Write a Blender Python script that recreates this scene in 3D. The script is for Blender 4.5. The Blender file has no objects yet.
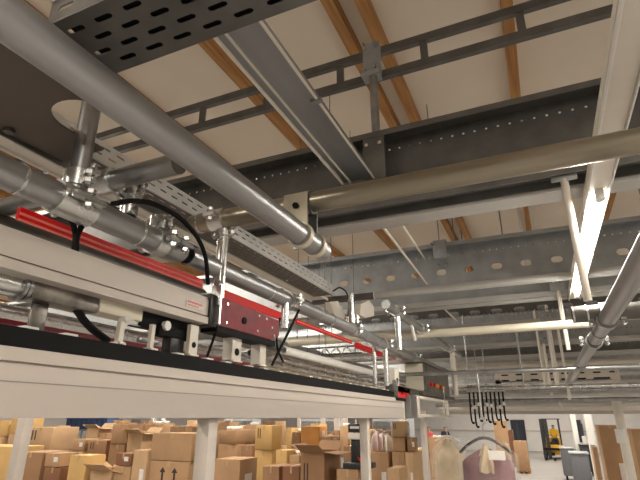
import bpy, bmesh, math, random
from mathutils import Vector, Matrix
random.seed(7)
C = bpy.context.scene.collection
PI = math.pi
E = 2.2                      # eye height: all z below are metres above/below the eye
PITCH, YAW, F = math.radians(20.35), math.radians(24.0), 480.0
sc = bpy.context.scene

# ------------------------------------------------------------------ camera
cd = bpy.data.cameras.new('camera'); cam = bpy.data.objects.new('camera', cd); C.objects.link(cam)
cd.sensor_width = 36; cd.lens = 36*F/640; cd.clip_start = .05; cd.clip_end = 200
cam.location = (0, 0, E); cam.rotation_euler = (PI/2+PITCH, 0, YAW); sc.camera = cam

# measuring helpers: where a sight line meets a vertical or level plane of the building grid
def ray(px, py):
    r, v = px-320, 240-py
    fw = F*math.cos(PITCH)-v*math.sin(PITCH); up = v*math.cos(PITCH)+F*math.sin(PITCH)
    return Vector((r*math.cos(YAW)-fw*math.sin(YAW), r*math.sin(YAW)+fw*math.cos(YAW), up))
def aY(px, py, y): d = ray(px, py); return d*(y/d.y)
def aX(px, py, x): d = ray(px, py); return d*(x/d.x)
def aZ(px, py, z): d = ray(px, py); return d*(z/d.z)
def proj(p):
    c, s = math.cos(YAW), math.sin(YAW)
    r = p[0]*c+p[1]*s; fh = -p[0]*s+p[1]*c
    fw = fh*math.cos(PITCH)+p[2]*math.sin(PITCH); up = -fh*math.sin(PITCH)+p[2]*math.cos(PITCH)
    return 320+F*r/fw, 240-F*up/fw
def endY(x, z, px):          # Y at which the line (x, *, z) passes column px
    lo, hi = (-.2 if px < 547 else .05), 60.
    for _ in range(60):
        m = (lo+hi)/2
        if (proj((x, m, z))[0] < px) == (px < 547): lo = m
        else: hi = m
    return (lo+hi)/2
def endX(y, z, px):
    lo, hi = -60., 60.
    for _ in range(60):
        m = (lo+hi)/2
        c, s = math.cos(YAW), math.sin(YAW)
        f = (-m*s+y*c)*math.cos(PITCH)+z*math.sin(PITCH)
        if f <= 0.01: hi = m if m > 0 else hi; lo = lo if m > 0 else m; continue
        if proj((m, y, z))[0] < px: lo = m
        else: hi = m
    return (lo+hi)/2

# ------------------------------------------------------------------ materials
def mat(name, col, rough=.5, metal=0., noise=0., scale=8., col2=None, bump=0., stretch=None, emit=None, estr=0., trans=0., spec=None, alpha=None):
    m = bpy.data.materials.new(name); m.use_nodes = True
    nt = m.node_tree; b = nt.nodes['Principled BSDF']
    b.inputs['Base Color'].default_value = (*col, 1); b.inputs['Roughness'].default_value = rough; b.inputs['Metallic'].default_value = metal
    if spec is not None: b.inputs['Specular IOR Level'].default_value = spec
    if trans: b.inputs['Transmission Weight'].default_value = trans
    if alpha is not None: b.inputs['Alpha'].default_value = alpha
    if emit: b.inputs['Emission Color'].default_value = (*emit, 1); b.inputs['Emission Strength'].default_value = estr
    if noise or bump:
        tc = nt.nodes.new('ShaderNodeTexCoord'); mp = nt.nodes.new('ShaderNodeMapping')
        nt.links.new(tc.outputs['Object'], mp.inputs['Vector'])
        if stretch: mp.inputs['Scale'].default_value = stretch
        n = nt.nodes.new('ShaderNodeTexNoise'); n.inputs['Scale'].default_value = scale; n.inputs['Detail'].default_value = 5
        nt.links.new(mp.outputs[0], n.inputs['Vector'])
        if noise:
            cr = nt.nodes.new('ShaderNodeValToRGB')
            c2 = col2 or tuple(c*(1-noise) for c in col)
            cr.color_ramp.elements[0].position = .35; cr.color_ramp.elements[0].color = (*c2, 1)
            cr.color_ramp.elements[1].position = .65; cr.color_ramp.elements[1].color = (*col, 1)
            nt.links.new(n.outputs['Fac'], cr.inputs[0]); nt.links.new(cr.outputs[0], b.inputs['Base Color'])
            mr = nt.nodes.new('ShaderNodeMapRange'); mr.inputs['To Min'].default_value = max(.05, rough-.08); mr.inputs['To Max'].default_value = min(1, rough+.1)
            nt.links.new(n.outputs['Fac'], mr.inputs['Value']); nt.links.new(mr.outputs[0], b.inputs['Roughness'])
        if bump:
            bp = nt.nodes.new('ShaderNodeBump'); bp.inputs['Strength'].default_value = bump; bp.inputs['Distance'].default_value = .01
            nt.links.new(n.outputs['Fac'], bp.inputs['Height']); nt.links.new(bp.outputs[0], b.inputs['Normal'])
    return m
M = dict(
    galv=mat('galvanised steel', (.38,.39,.39), .32, .85, .30, 14),
    galvb=mat('bright zinc steel', (.66,.67,.66), .26, .9, .14, 9),
    lip=mat('rolled steel lip', (.55,.55,.53), .42, .6, .12, 4),
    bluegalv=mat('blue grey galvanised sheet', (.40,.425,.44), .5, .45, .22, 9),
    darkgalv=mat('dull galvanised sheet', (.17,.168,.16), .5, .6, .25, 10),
    duct=mat('duct steel', (.36,.37,.38), .45, .8, .35, 5, stretch=(1,.2,1)),
    tube=mat('grey tube', (.40,.405,.415), .36, .8, .22, 7, stretch=(1,.15,1)),
    tubex=mat('worn brassy tube', (.36,.325,.25), .3, .8, .25, 7, stretch=(.15,1,1)),
    tubec=mat('cream tube', (.66,.62,.50), .45, .25, .1, 6),
    darktube=mat('dark tube', (.14,.135,.125), .4, .6, .2, 9),
    alu=mat('anodised aluminium rail', (.57,.52,.47), .55, .2, .08, 6, stretch=(1,.08,1)),
    alud=mat('grooved aluminium', (.30,.27,.24), .5, .3),
    black=mat('black rubber', (.006,.006,.007), .7, 0, .3, 20, spec=.2),
    blackp=mat('black plastic', (.02,.02,.022), .4),
    red=mat('dark red plate', (.23,.010,.022), .5, 0, .35, 30, col2=(.15,.007,.014), spec=.3),
    redb=mat('bright red sleeve', (.62,.006,.006), .35, 0, .1, 8, spec=.3),
    pink=mat('pale red strip', (.85,.22,.18), .3),  # also paints the highlight lines along the red guide strips
    cream=mat('cream enamel', (.74,.70,.62), .45, 0, .05, 10),
    white=mat('white plastic', (.80,.79,.75), .45),
    whitep=mat('white plaster panel', (.78,.70,.59), .85, 0, .05, 1.2),
    wallw=mat('white painted wall', (.74,.72,.70), .8, 0, .06, 2),
    wood=mat('pine joist', (.46,.235,.075), .65, 0, .45, 6, col2=(.30,.13,.035), stretch=(6,.35,6)),
    floor=mat('grey screed', (.36,.345,.33), .55, 0, .15, 1.3),
    brown=mat('brown grey sheet', (.115,.095,.078), .6, .2, .15, 5),
    motor=mat('scuffed motor steel', (.27,.25,.22), .35, .8, .65, 22),
    mark=mat('printed black', (.03,.026,.022), .7),
    paper=mat('white paper', (.80,.78,.74), .7, 0, .1, 30),
    tape=mat('packing tape', (.50,.33,.17), .3),
    blue=mat('blue crate plastic', (.03,.06,.14), .5),
    tubelight=mat('lit tube', (1,1,1), .4, emit=(1,.95,.86), estr=26),
    cloth=mat('mauve cloth', (.20,.062,.085), .8, 0, .25, 9),
    beige=mat('beige cloth', (.60,.47,.30), .8, 0, .2, 9),
    yellow=mat('yellow paint', (.75,.42,.02), .5),
    jacket=mat('yellow jacket cloth', (.78,.47,.03), .8),
    pinkc=mat('pink red shirt', (.85,.16,.15), .8),
    skin=mat('skin', (.55,.33,.23), .6),
    navy=mat('dark trousers', (.03,.035,.05), .8),
    hair=mat('dark hair', (.02,.014,.01), .7),
    bin=mat('grey bin plastic', (.13,.135,.15), .55, 0, .1, 6),
    glass=mat('dark door glass', (.06,.075,.085), .12),
    orange=mat('orange carton board', (.66,.30,.08), .8, 0, .15, 6),
)
CB = [mat('carton board tan', (.44,.27,.145), .85, 0, .12, 5), mat('carton board light', (.54,.355,.20), .85, 0, .12, 5),
      mat('carton board yellow', (.62,.40,.16), .85, 0, .1, 5), mat('carton board brown', (.33,.185,.095), .85, 0, .12, 5),
      mat('carton board deep', (.235,.11,.055), .85, 0, .12, 5)]
def film():
    m = bpy.data.materials.new('clear plastic film'); m.use_nodes = True; nt = m.node_tree
    b = nt.nodes['Principled BSDF']; b.inputs['Base Color'].default_value = (.9,.88,.85,1); b.inputs['Roughness'].default_value = .12
    b.inputs['Alpha'].default_value = .14; b.inputs['Specular IOR Level'].default_value = 1.
    tc = nt.nodes.new('ShaderNodeTexCoord'); n = nt.nodes.new('ShaderNodeTexNoise'); n.inputs['Scale'].default_value = 16; n.inputs['Detail'].default_value = 3
    bp = nt.nodes.new('ShaderNodeBump'); bp.inputs['Strength'].default_value = .6; bp.inputs['Distance'].default_value = .06
    nt.links.new(tc.outputs['Object'], n.inputs['Vector']); nt.links.new(n.outputs['Fac'], bp.inputs['Height']); nt.links.new(bp.outputs[0], b.inputs['Normal'])
    return m
M['film'] = film()

# ------------------------------------------------------------------ mesh helpers
ORG = {}
def tag(o, label=None, cat=None, group=None, kind=None):
    if label: o['label'] = label
    if cat: o['category'] = cat
    if group: o['group'] = group
    if kind: o['kind'] = kind
    return o
def thing(name, label, cat, loc, group=None):
    o = bpy.data.objects.new(name, None); C.objects.link(o); o.empty_display_size = .05
    o.location = (loc[0], loc[1], loc[2]+E); ORG[o.name] = Vector(o.location)
    return tag(o, label, cat, group)
class MB:
    def __init__(s): s.bm = bmesh.new()
    def _add(s, vs, fs):
        v = [s.bm.verts.new(p) for p in vs]
        for f in fs:
            try: s.bm.faces.new([v[i] for i in f])
            except ValueError: pass
        return v
    def box(s, x0, x1, y0, y1, z0, z1, m=None, bev=0):
        vs = [Vector((x, y, z)) for z in (z0, z1) for y in (y0, y1) for x in (x0, x1)]
        if m: vs = [m @ v for v in vs]
        v = s._add(vs, [(0,2,3,1),(4,5,7,6),(0,1,5,4),(2,6,7,3),(0,4,6,2),(1,3,7,5)])
        if bev:
            es = list({e for q in v for e in q.link_edges})
            bmesh.ops.bevel(s.bm, geom=es, offset=bev, segments=2, affect='EDGES', profile=.5)
        return s
    def rod(s, p, q, r, r2=None, n=20, ri=0, cap=True):
        p, q = Vector(p), Vector(q); d = (q-p).normalized(); r2 = r if r2 is None else r2
        a = d.orthogonal().normalized(); b = d.cross(a)
        def ring(c, rr): return [c+(a*math.cos(2*PI*i/n)+b*math.sin(2*PI*i/n))*rr for i in range(n)]
        vs = ring(p, r)+ring(q, r2); fs = [(i, (i+1)%n, n+(i+1)%n, n+i) for i in range(n)]
        if ri:
            k = 2*n; vs += ring(p, ri)+ring(q, ri)
            fs += [(k+i, k+n+i, k+n+(i+1)%n, k+(i+1)%n) for i in range(n)]
            fs += [(i, k+i, k+(i+1)%n, (i+1)%n) for i in range(n)] + [(n+i, n+(i+1)%n, k+n+(i+1)%n, k+n+i) for i in range(n)]
        elif cap: fs += [tuple(reversed(range(n))), tuple(range(n, 2*n))]
        s._add(vs, fs); return s
    def path(s, pts, r, n=10):
        cv = bpy.data.curves.new('t', 'CURVE'); cv.dimensions = '3D'; cv.bevel_depth = r; cv.bevel_resolution = max(1, n//4-1); cv.use_fill_caps = True
        sp = cv.splines.new('BEZIER'); sp.bezier_points.add(len(pts)-1)
        for b, p in zip(sp.bezier_points, pts): b.co = p; b.handle_left_type = b.handle_right_type = 'AUTO'
        sp.resolution_u = 8
        o = bpy.data.objects.new('t', cv); me = o.to_mesh(); s.bm.from_mesh(me); o.to_mesh_clear()
        bpy.data.objects.remove(o); bpy.data.curves.remove(cv); return s
    def sheet(s, outer, holes, th, mtx):      # flat sheet with real punched holes, local XY -> mtx
        cv = bpy.data.curves.new('t', 'CURVE'); cv.dimensions = '2D'; cv.fill_mode = 'BOTH'; cv.extrude = th/2
        for poly in [outer]+holes:
            sp = cv.splines.new('POLY'); sp.points.add(len(poly)-1)
            for q, p in zip(sp.points, poly): q.co = (p[0], p[1], 0, 1)
            sp.use_cyclic_u = True
        o = bpy.data.objects.new('t', cv); me = o.to_mesh(); me.transform(mtx); s.bm.from_mesh(me); o.to_mesh_clear()
        bpy.data.objects.remove(o); bpy.data.curves.remove(cv); return s
    def poly(s, pts, d):                       # prism from 3D polygon extruded along d
        n = len(pts); d = Vector(d); vs = [Vector(p) for p in pts]+[Vector(p)+d for p in pts]
        s._add(vs, [tuple(range(n)), tuple(reversed(range(n, 2*n)))]+[(i, n+i, n+(i+1)%n, (i+1)%n) for i in range(n)]); return s
    def build(s, name, m, parent=None, smooth=True, ang=35):
        bmesh.ops.remove_doubles(s.bm, verts=s.bm.verts, dist=1e-6)
        bmesh.ops.recalc_face_normals(s.bm, faces=s.bm.faces)
        me = bpy.data.meshes.new(name); s.bm.to_mesh(me); s.bm.free()
        off = Vector((0, 0, E))
        o = bpy.data.objects.new(name, me); C.objects.link(o)
        if parent is not None:
            o.parent = parent; org = ORG[parent.name]
            me.transform(Matrix.Translation(off-org)); ORG[o.name] = org
        else:
            vs = [v.co for v in me.vertices]
            c = Vector(((min(v.x for v in vs)+max(v.x for v in vs))/2, (min(v.y for v in vs)+max(v.y for v in vs))/2, min(v.z for v in vs)))
            me.transform(Matrix.Translation(-c)); o.location = c+off; ORG[o.name] = c+off
        me.materials.append(M[m] if isinstance(m, str) else m)
        if smooth:
            for p in me.polygons: p.use_smooth = True
            me.set_sharp_from_angle(angle=math.radians(ang))
        return o
def slot(cx, cy, l, w, n=5, vert=False):
    r = w/2; h = l/2-r; pts = []
    for i in range(n+1): a = -PI/2+PI*i/n; pts.append((h+r*math.cos(a), r*math.sin(a)))
    for i in range(n+1): a = PI/2+PI*i/n; pts.append((-h+r*math.cos(a), r*math.sin(a)))
    if vert: pts = [(y, x) for x, y in pts]
    return [(cx+x, cy+y) for x, y in pts]
def dot(cx, cy, r, n=6): return [(cx+r*math.cos(2*PI*i/n), cy+r*math.sin(2*PI*i/n)) for i in range(n)]
XZ = lambda y: Matrix.Translation((0, y, 0)) @ Matrix.Rotation(PI/2, 4, 'X')          # (u,v) -> (x=u, z=v)
YZ = lambda x: Matrix.Translation((x, 0, 0)) @ Matrix(((0,0,1,0),(1,0,0,0),(0,1,0,0),(0,0,0,1)))   # (u,v) -> (y=u, z=v)
XY = lambda z: Matrix.Translation((0, 0, z))
AX = {'x': Vector((1,0,0)), 'y': Vector((0,1,0)), 'z': Vector((0,0,1))}

# ------------------------------------------------------------------ setting
FZ = -E; CZ = 2.5
def struct(mb, name, m, **k): return tag(mb.build(name, m, **k), kind='structure')
struct(MB().box(-16, 14, -6, 40, FZ-.1, FZ), 'floor', 'floor', smooth=False)
struct(MB().box(-16, 14, -6, 40, CZ, CZ+.1), 'ceiling', 'whitep', smooth=False)
struct(MB().box(-16, 14, 40, 40.2, FZ, CZ), 'wall_far', 'wallw', smooth=False)
struct(MB().box(-16.2, -16, -6, 40, FZ, CZ), 'wall_left', 'wallw', smooth=False)
struct(MB().box(14, 14.2, -6, 40, FZ, CZ), 'wall_right', 'wallw', smooth=False)
struct(MB().box(-16, 14, -6.2, -6, FZ, CZ), 'wall_rear', 'wallw', smooth=False)
n = 0
jx = [-.88-.91*k for k in range(1, 17)] + [-.88, -.69] + [.13+.91*k for k in range(0, 15)]
for x in jx:
    n += 1
    struct(MB().box(x-.035, x+.035, -5.9, 39.9, CZ-.10, CZ-.002), 'trim_%d' % n, 'wood', smooth=False)
n += 1
struct(MB().box(-15.9, 13.9, 39.9, 39.99, -.9, -.82), 'trim_%d' % n, 'alu', smooth=False)
# far doors
for k, (a, b) in enumerate([(512, 526), (576, 583)]):
    p, q = aY(a, 435, 39.9), aY(b, 435, 39.9)
    d = struct(MB().box(p.x, q.x, 39.86, 39.98, FZ, -.12), 'door_%d' % (k+1), 'navy', smooth=False)
    MB().box(p.x+.35, p.x+.5, 39.83, 39.87, FZ+.2, -.35).build('door_glass', 'glass', d, smooth=False)

# ------------------------------------------------------------------ girders (cross direction, punched C sections)
def girder(y, z0, z1, x0, x1, m, label, ovals=True, step=.05, ovstep=.20, phase=0., fl=.09, flm=None, ovf=.57, ovl=.075):
    t = thing('punched_girder', label, 'girder', ((x0+x1)/2, y, z0))
    h = z1-z0; holes = []; fine0, fine1 = max(x0, -2.2), min(x1, 2.2)
    if y > 6: fine0, fine1 = max(x0, -3.2), min(x1, 3.)
    u = fine0+.03
    while u < fine1-.03:
        holes.append(dot(u, z0+h*.84, .0065)); holes.append(dot(u, z0+h*.30, .0065)); u += step
    if ovals:
        u = fine0+.1+phase
        while u < fine1-.1: holes.append(slot(u, z0+h*ovf, ovl, .045)); u += ovstep
    outer = [(x0, z0), (x1, z0), (x1, z1), (x0, z1)]
    MB().sheet(outer, holes, .004, XZ(y)).build('web', m, t, smooth=False)
    MB().box(x0, x1, y-fl, y-.002, z1-.006, z1).box(x0, x1, y-fl, y-fl+.005, z1-.03, z1-.006).build('top_flange', flm or m, t, smooth=False)
    MB().box(x0, x1, y-fl, y-.002, z0, z0+.006).box(x0, x1, y-fl, y-fl+.005, z0+.006, z0+.035)\
        .box(x0, x1, y-fl*.55, y-fl*.3, z0-.02, z0).build('bottom_flange', 'lip' if y > 3 else m, t, smooth=False)  # farther lips paler: the light on them is put into their metal
    return t
G1, G2 = 2.0, 3.6
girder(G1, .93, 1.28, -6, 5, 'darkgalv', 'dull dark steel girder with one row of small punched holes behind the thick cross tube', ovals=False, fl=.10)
ph = (aY(441, 266, G2).x-(-2.2+.1)) % .20
girder(G2, .77, 1.25, -7, 6, 'bluegalv', 'blue grey steel girder with large oval holes, first one behind the dark girder', phase=ph)  # paler sheet than the dark girder: lamp light put into its colour
ys = [4.8, 6.2, 7.5, 9.2, 11.2, 13.5]
gl = ['dark steel girder with oval holes just under the blue grey one', 'blue grey girder seen below the cream cross tube', 'steel girder with a dense dotted row, above the slotted cross tray',
      'pale steel girder beyond the dotted one', 'faint steel girder over the far conveyor tubes', 'most distant steel girder under the ceiling']
for k, y in enumerate(ys):
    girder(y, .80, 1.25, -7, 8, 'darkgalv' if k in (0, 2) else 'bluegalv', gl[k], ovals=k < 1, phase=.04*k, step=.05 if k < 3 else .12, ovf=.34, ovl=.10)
# C-rail under the first girder
t = thing('strut_rail', 'double grooved steel strut rail under the dark holed girder', 'strut rail', (0, G1-.1, .86))
MB().box(-6, 5, G1-.14, G1-.02, .905, .925).box(-6, 5, G1-.14, G1-.13, .87, .905).box(-6, 5, G1-.03, G1-.02, .87, .905).build('upper_channel', 'darkgalv', t, smooth=False)
MB().box(-6, 5, G1-.02, G1+.10, .86, .866).box(-6, 5, G1+.09, G1+.10, .866, .90).rod((-6, G1-.01, .868), (5, G1-.01, .868), .012).build('lower_lip', 'lip', t)  # pale lower lip: its lit edge is put into the metal colour

# ladder tray above the first girder
lz0, lz1 = aY(375, 79, G1).z, aY(375, 55, G1).z
t = thing('ladder_tray', 'dark cable ladder on edge running under the joists', 'cable ladder', (0, G1, lz0))
for z in (lz0, lz1): MB().box(-6, 5, G1-.025, G1+.005, z-.022, z+.022).build('side_rail', 'darkgalv', t, smooth=False)
u = aY(341, 75, G1).x; st = (aY(523, 36, G1).x-u)/2
for k in range(-5, 7):
    MB().box(u+k*st-.018, u+k*st+.018, G1-.02, G1, lz0+.022, lz1-.022).build('rung', 'darkgalv', t, smooth=False)
# bracket post holding ladder
bx = aY(375, 70, G1).x
t = thing('ladder_bracket', 'galvanised bracket post holding the cable ladder above the dark girder', 'bracket', (bx, G1-.06, 1.1))
MB().rod((bx+.01, G1-.07, 1.13), (bx+.01, G1-.07, lz0-.02), .021).build('post', 'galv', t)
MB().box(bx-.045, bx+.045, G1-.06, G1-.03, lz0-.03, lz1+.03).box(bx-.045, bx+.045, G1-.10, G1-.03, lz0-.045, lz0-.02).build('clamp_plate', 'bluegalv', t, smooth=False)
MB().box(bx-.045, bx+.06, G1-.115, G1-.101, 1.02, 1.24, bev=.004).build('foot_plate', 'darkgalv', t)
for dx, z in ((-.03, lz0+.0), (.03, lz0), (-.03, lz1), (.03, lz1)):
    MB().rod((bx+dx, G1-.10, z), (bx+dx, G1-.06, z), .010, n=6).build('bolt', 'galvb', t)
for dx in (-.025, .04): MB().rod((bx+dx, G1-.125, 1.2), (bx+dx, G1-.112, 1.2), .010, n=6).build('bolt', 'galvb', t)

# wide duct running in the aisle direction above
zc = 1.03
xl, xr = aZ(217, 36, zc).x, aZ(260, 22, zc).x
t = thing('cable_duct', 'wide flat steel duct running back under the ceiling to the dark girder', 'duct', ((xl+xr)/2, 1.3, zc))
y1 = 1.885
MB().box(xl, xr, .25, y1, zc, zc+.006).box(xl, xl+.006, .25, y1, zc+.006, zc+.03).box(xr-.006, xr, .25, y1, zc+.006, zc+.03).build('channel', 'duct', t, smooth=False)
MB().box(xl-.012, xl, .3, y1, zc-.006, zc+.02).box(xl+.028, xl+.034, .3, y1, zc-.008, zc).box(xr, xr+.008, .3, y1, zc-.006, zc+.0).build('edge_strip', 'cream', t, smooth=False)
MB().box(xr-.02, xr+.02, 1.25, 1.27, zc-.012, zc).build('joint_clip', 'galv', t, smooth=False)

# slotted trays
def tray(label, axis, a0, a1, b0, b1, z, h, m, sl=.040, sw=.010, pitch=.066, rows=4, mf=None, ramp=None, frows=2, fm=0):
    t = thing('slotted_tray', label, 'cable tray', ((a0+a1)/2, (b0+b1)/2, z) if axis == 'x' else ((b0+b1)/2, (a0+a1)/2, z))
    def holes(c0, c1, rows):
        hs = []
        for r in range(rows):
            c = c0+(c1-c0)*(r+.5)/rows; u = a0+.04+(pitch/2 if r % 2 else 0)
            while u < a1-.04: hs.append(slot(u, c, sl, sw, 3)); u += pitch
        return hs
    o = [(a0, b0), (a1, b0), (a1, b1), (a0, b1)]
    if axis == 'x':
        MB().sheet(o, holes(b0+.012, b1-.012, rows), .0025, XY(z)).build('tray_floor', m, t, smooth=False)
        for k, y in enumerate((b0, b1)):
            MB().sheet([(a0, z), (a1, z), (a1, z+h), (a0, z+h)], holes(z+.008, z+h-.004, frows), .0025, XZ(y)).build('side_wall', mf or m, t, smooth=False)
            MB().box(a0, a1, y-.004, y+.004, z+h, z+h+.006).build('rolled_edge', 'lip', t, smooth=False)
    else:
        sw_ = lambda q: [(y, x) for x, y in q]
        MB().sheet(sw_(o), [sw_(q) for q in holes(b0+.012, b1-.012, rows)], .0025, XY(z)).build('tray_floor', m, t, smooth=False)
        for x in (b0, b1):
            MB().sheet([(a0, z), (a1, z), (a1, z+h), (a0, z+h)], holes(z+.008, z+h-.004, frows), .0025, YZ(x)).build('side_wall', mf or m, t, smooth=False)
            MB().box(x-.003, x+.003, a0, a1, z-.004, z+.003).build('rolled_edge', 'lip', t, smooth=False)
    return t
tz = .66
yA, yB = aZ(62, 19, tz).y, aZ(127, 69, tz).y
tray('broad dark slotted cable tray crossing overhead at the top edge', 'x', -.72, 1.4, yA, yB, tz, .05, 'darkgalv', sl=.040, sw=.011, rows=4, frows=1, mf='galv')
tag(MB().box(-.70, 1.38, yA+.012, yB-.012, tz+.008, tz+.045, bev=.004).build('tray_fill', 'black'), 'flat black cable bundle filling the broad dark slotted tray', 'cables')
sx = aZ(245, 244, .63).x
tray('bright slotted tray running back from under the two big tubes', 'y', endY(sx, .63, 48), endY(sx, .63, 333), sx-.115, sx, .63, .055, 'darkgalv', sl=.03, sw=.006, pitch=.05, rows=4, mf='lip', frows=2)  # dark underside and lit side walls are put into the two colours
p0, p1 = aY(496, 384, 8.6), aY(621, 381, 8.6)
tray('pale slotted cross tray above the far conveyor tubes', 'x', p0.x, p1.x, 8.6, 8.9, p0.z, .18, 'lip', sl=.11, sw=.022, pitch=.22, rows=1, mf='cream', frows=2)
tag(MB().box(p0.x+.05, p1.x-.05, 8.62, 8.88, p0.z+.05, p0.z+.165, bev=.01).build('tray_fill', 'black'), 'black block added to darken the slots of the pale slotted cross tray', 'cables')  # black block added inside so the slots read dark

# brown grey plate with concave end
zc2 = .60; cx, cy = aZ(90, 120, zc2).x, aZ(90, 120, zc2).y
xe = aZ(30, 144, zc2).x; ye = aZ(62, 161, zc2).y
r = .074
out = [(xe, -.3), (-.70, -.3), (-.70, cy-.05)] + [(cx+r*math.cos(a), cy+r*math.sin(a)) for a in [math.radians(q) for q in range(-25, -206, -12)]] + [(cx-.067, ye), (xe, ye)]
t = thing('guard_plate', 'brown grey flat guard plate with a round bite cut out beside the upright post', 'plate', (xe, .3, zc2))
MB().sheet(out, [], .006, XY(zc2)).build('sheet', 'brown', t, smooth=False)
MB().box(xe-.006, xe, -.3, ye, zc2-.012, zc2+.02).build('edge_lip', 'darktube', t, smooth=False)
for yy in (.25, .55, .8): MB().rod((xe+.02, yy, zc2-.012), (xe+.02, yy, zc2-.003), .012, n=6).build('bolt', 'darktube', t)

# ------------------------------------------------------------------ tubes
def pipe(name, label, cat, p, q, r, m, wall=.004, rings=(), group=None, ringm='galvb', cap=False, capq=False):
    p, q = Vector(p), Vector(q)
    t = thing(name, label, cat, ((p+q)/2), group)
    MB().rod(p, q, r, n=32, ri=r-wall).build('tube', m, t)
    d = (q-p).normalized()
    if cap: MB().rod(p-d*.004, p, r-.001, n=24).build('end_cap', 'galv', t)
    if capq: MB().rod(q, q+d*.004, r-.001, n=24).build('end_cap', 'darktube', t)
    for a in rings:
        c = p+d*a; MB().rod(c-d*.003, c+d*.003, r+.0015, n=32, ri=r-.001).build('ring', ringm, t)
    return t
def clamp(label, c, ax, bx_=None, off=(0,0,0), r=.03, r2=.024, w=.05, mt='galvb', cat='clamp'):
    """tube clamp: collar round the tube through c along ax, ears with bolts, optional second collar"""
    c = Vector(c); a = AX[ax]; t = thing('tube_clamp', label, cat, c)
    MB().rod(c-a*w/2, c+a*w/2, r+.006, n=28, ri=r).build('collar', mt, t)
    up = AX['z'] if ax != 'z' else AX['y']; sd = a.cross(up)
    for s in (-1, 1):
        e = c+sd*s*(r+.012)
        MB().poly([e-a*w*.4-up*.006+sd*.008*0, e+a*w*.4-up*.006, e+a*w*.4+up*.006, e-a*w*.4+up*.006], sd*.016*s).build('ear', mt, t, smooth=False)
        MB().rod(e+sd*s*.008-up*.022, e+sd*s*.008+up*.024, .0055, n=8).rod(e+sd*s*.008+up*.012, e+sd*s*.008+up*.021, .0105, n=6)\
            .rod(e+sd*s*.008-up*.018, e+sd*s*.008-up*.010, .0105, n=6).build('bolt', 'galvb', t)
    if bx_:
        c2 = c+Vector(off); b = AX[bx_]
        w2 = min(w, .036); MB().rod(c2-b*w2/2, c2+b*w2/2, r2+.006, n=24, ri=r2).build('collar', mt, t)
        sq = AX['x'] if bx_ != 'x' else AX['y']
        for s in (-1, 1): e = c2+sq*s*(r2+.014); MB().rod(e-b*.02, e+b*.02, .006, n=8).rod(e-b*.014, e-b*.005, .011, n=6).rod(e+b*.005, e+b*.014, .011, n=6).build('bolt', 'galvb', t)
        dd = (c2-c); L = dd.length
        if L > r+r2:
            dd.normalize(); MB().rod(c+dd*(r+.002), c2-dd*(r2+.002), .016, n=8).build('swivel_stud', mt, t)
    return t
R = .03
# big near tube P1 (aisle direction)
g = ray(318, 248); P1x, P1z = -.54, .54*g.z/-g.x
p1e = endY(P1x, P1z, 322)
pipe('conveyor_tube', 'thick grey tube sweeping from the top corner and ending at the hanger bracket', 'tube', (P1x, -.35, P1z), (P1x, p1e, P1z), R, 'tube', rings=(1.42,), ringm='tube')
# big cross tube P2
P2y = 1.13; g = aY(310, 203, P2y); P2z = g.z
P2x0, P2x1 = endX(P2y, P2z, 192), 3.2
pipe('cross_tube', 'thick brassy steel tube crossing above the bracketed end of the grey tube', 'tube', (P2x0, P2y, P2z), (P2x1, P2y, P2z), R, 'tubex', rings=(.035, .1))
# hanger bracket P2 -> P1
t = thing('hanger_bracket', 'curved plate bracket joining the big cross tube to the grey tube end', 'bracket', (P1x, P2y, P1z))
bxx = P1x-.03
MB().rod((bxx-.03, P2y, P2z), (bxx+.045, P2y, P2z), R+.005, n=28, ri=R+.0005).build('saddle', 'galv', t)
MB().box(bxx-.03, bxx+.045, P2y+.026, P2y+.033, P1z-.01, P2z+.01).build('strap', 'galv', t, smooth=False)
MB().box(bxx-.03, bxx+.045, P2y-.037, P2y-.031, P1z+.015, P2z+.02).build('strap', 'tubex', t, smooth=False)
MB().rod((bxx+.01, P2y-.045, P2z-.02), (bxx+.01, P2y-.037, P2z-.02), .009, n=6).build('bolt', 'black', t)
for yy in (P2y-.045, P2y+.045):
    MB().rod((P1x, yy-.010, P1z), (P1x, yy+.010, P1z), R+.006, n=28, ri=R+.001).build('cream_ring', 'tubec', t)
# main tube M
g = ray(34, 186); Mx = -.85; Mz = .85*g.z/-g.x
mj = endY(Mx, Mz, 180); m2 = endY(Mx, Mz, 447)
pipe('conveyor_tube', 'long grey tube above the upper aluminium rail, section with welded rings', 'tube', (Mx, -.05, Mz), (Mx, mj, Mz), R, 'tube', rings=(endY(Mx, Mz, 18)+.05, endY(Mx, Mz, 137)+.05), capq=True)
pipe('conveyor_tube', 'long receding grey tube continuing past the red plate to the control box', 'tube', (Mx, mj+.03, Mz), (Mx, m2, Mz), R*.93, 'tube',
     rings=[endY(Mx, Mz, q)-mj-.03 for q in (268, 318, 330, 362, 376)])
# cross tube P3 behind M
P3y = .72; g = aY(110, 181, P3y); P3z = g.z
pipe('cross_tube', 'short cross tube passing behind the upright post clamp', 'tube', (-2.2, P3y, P3z), (endX(P3y, P3z, 178), P3y, P3z), .024, 'galv', rings=(), capq=True)
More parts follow.
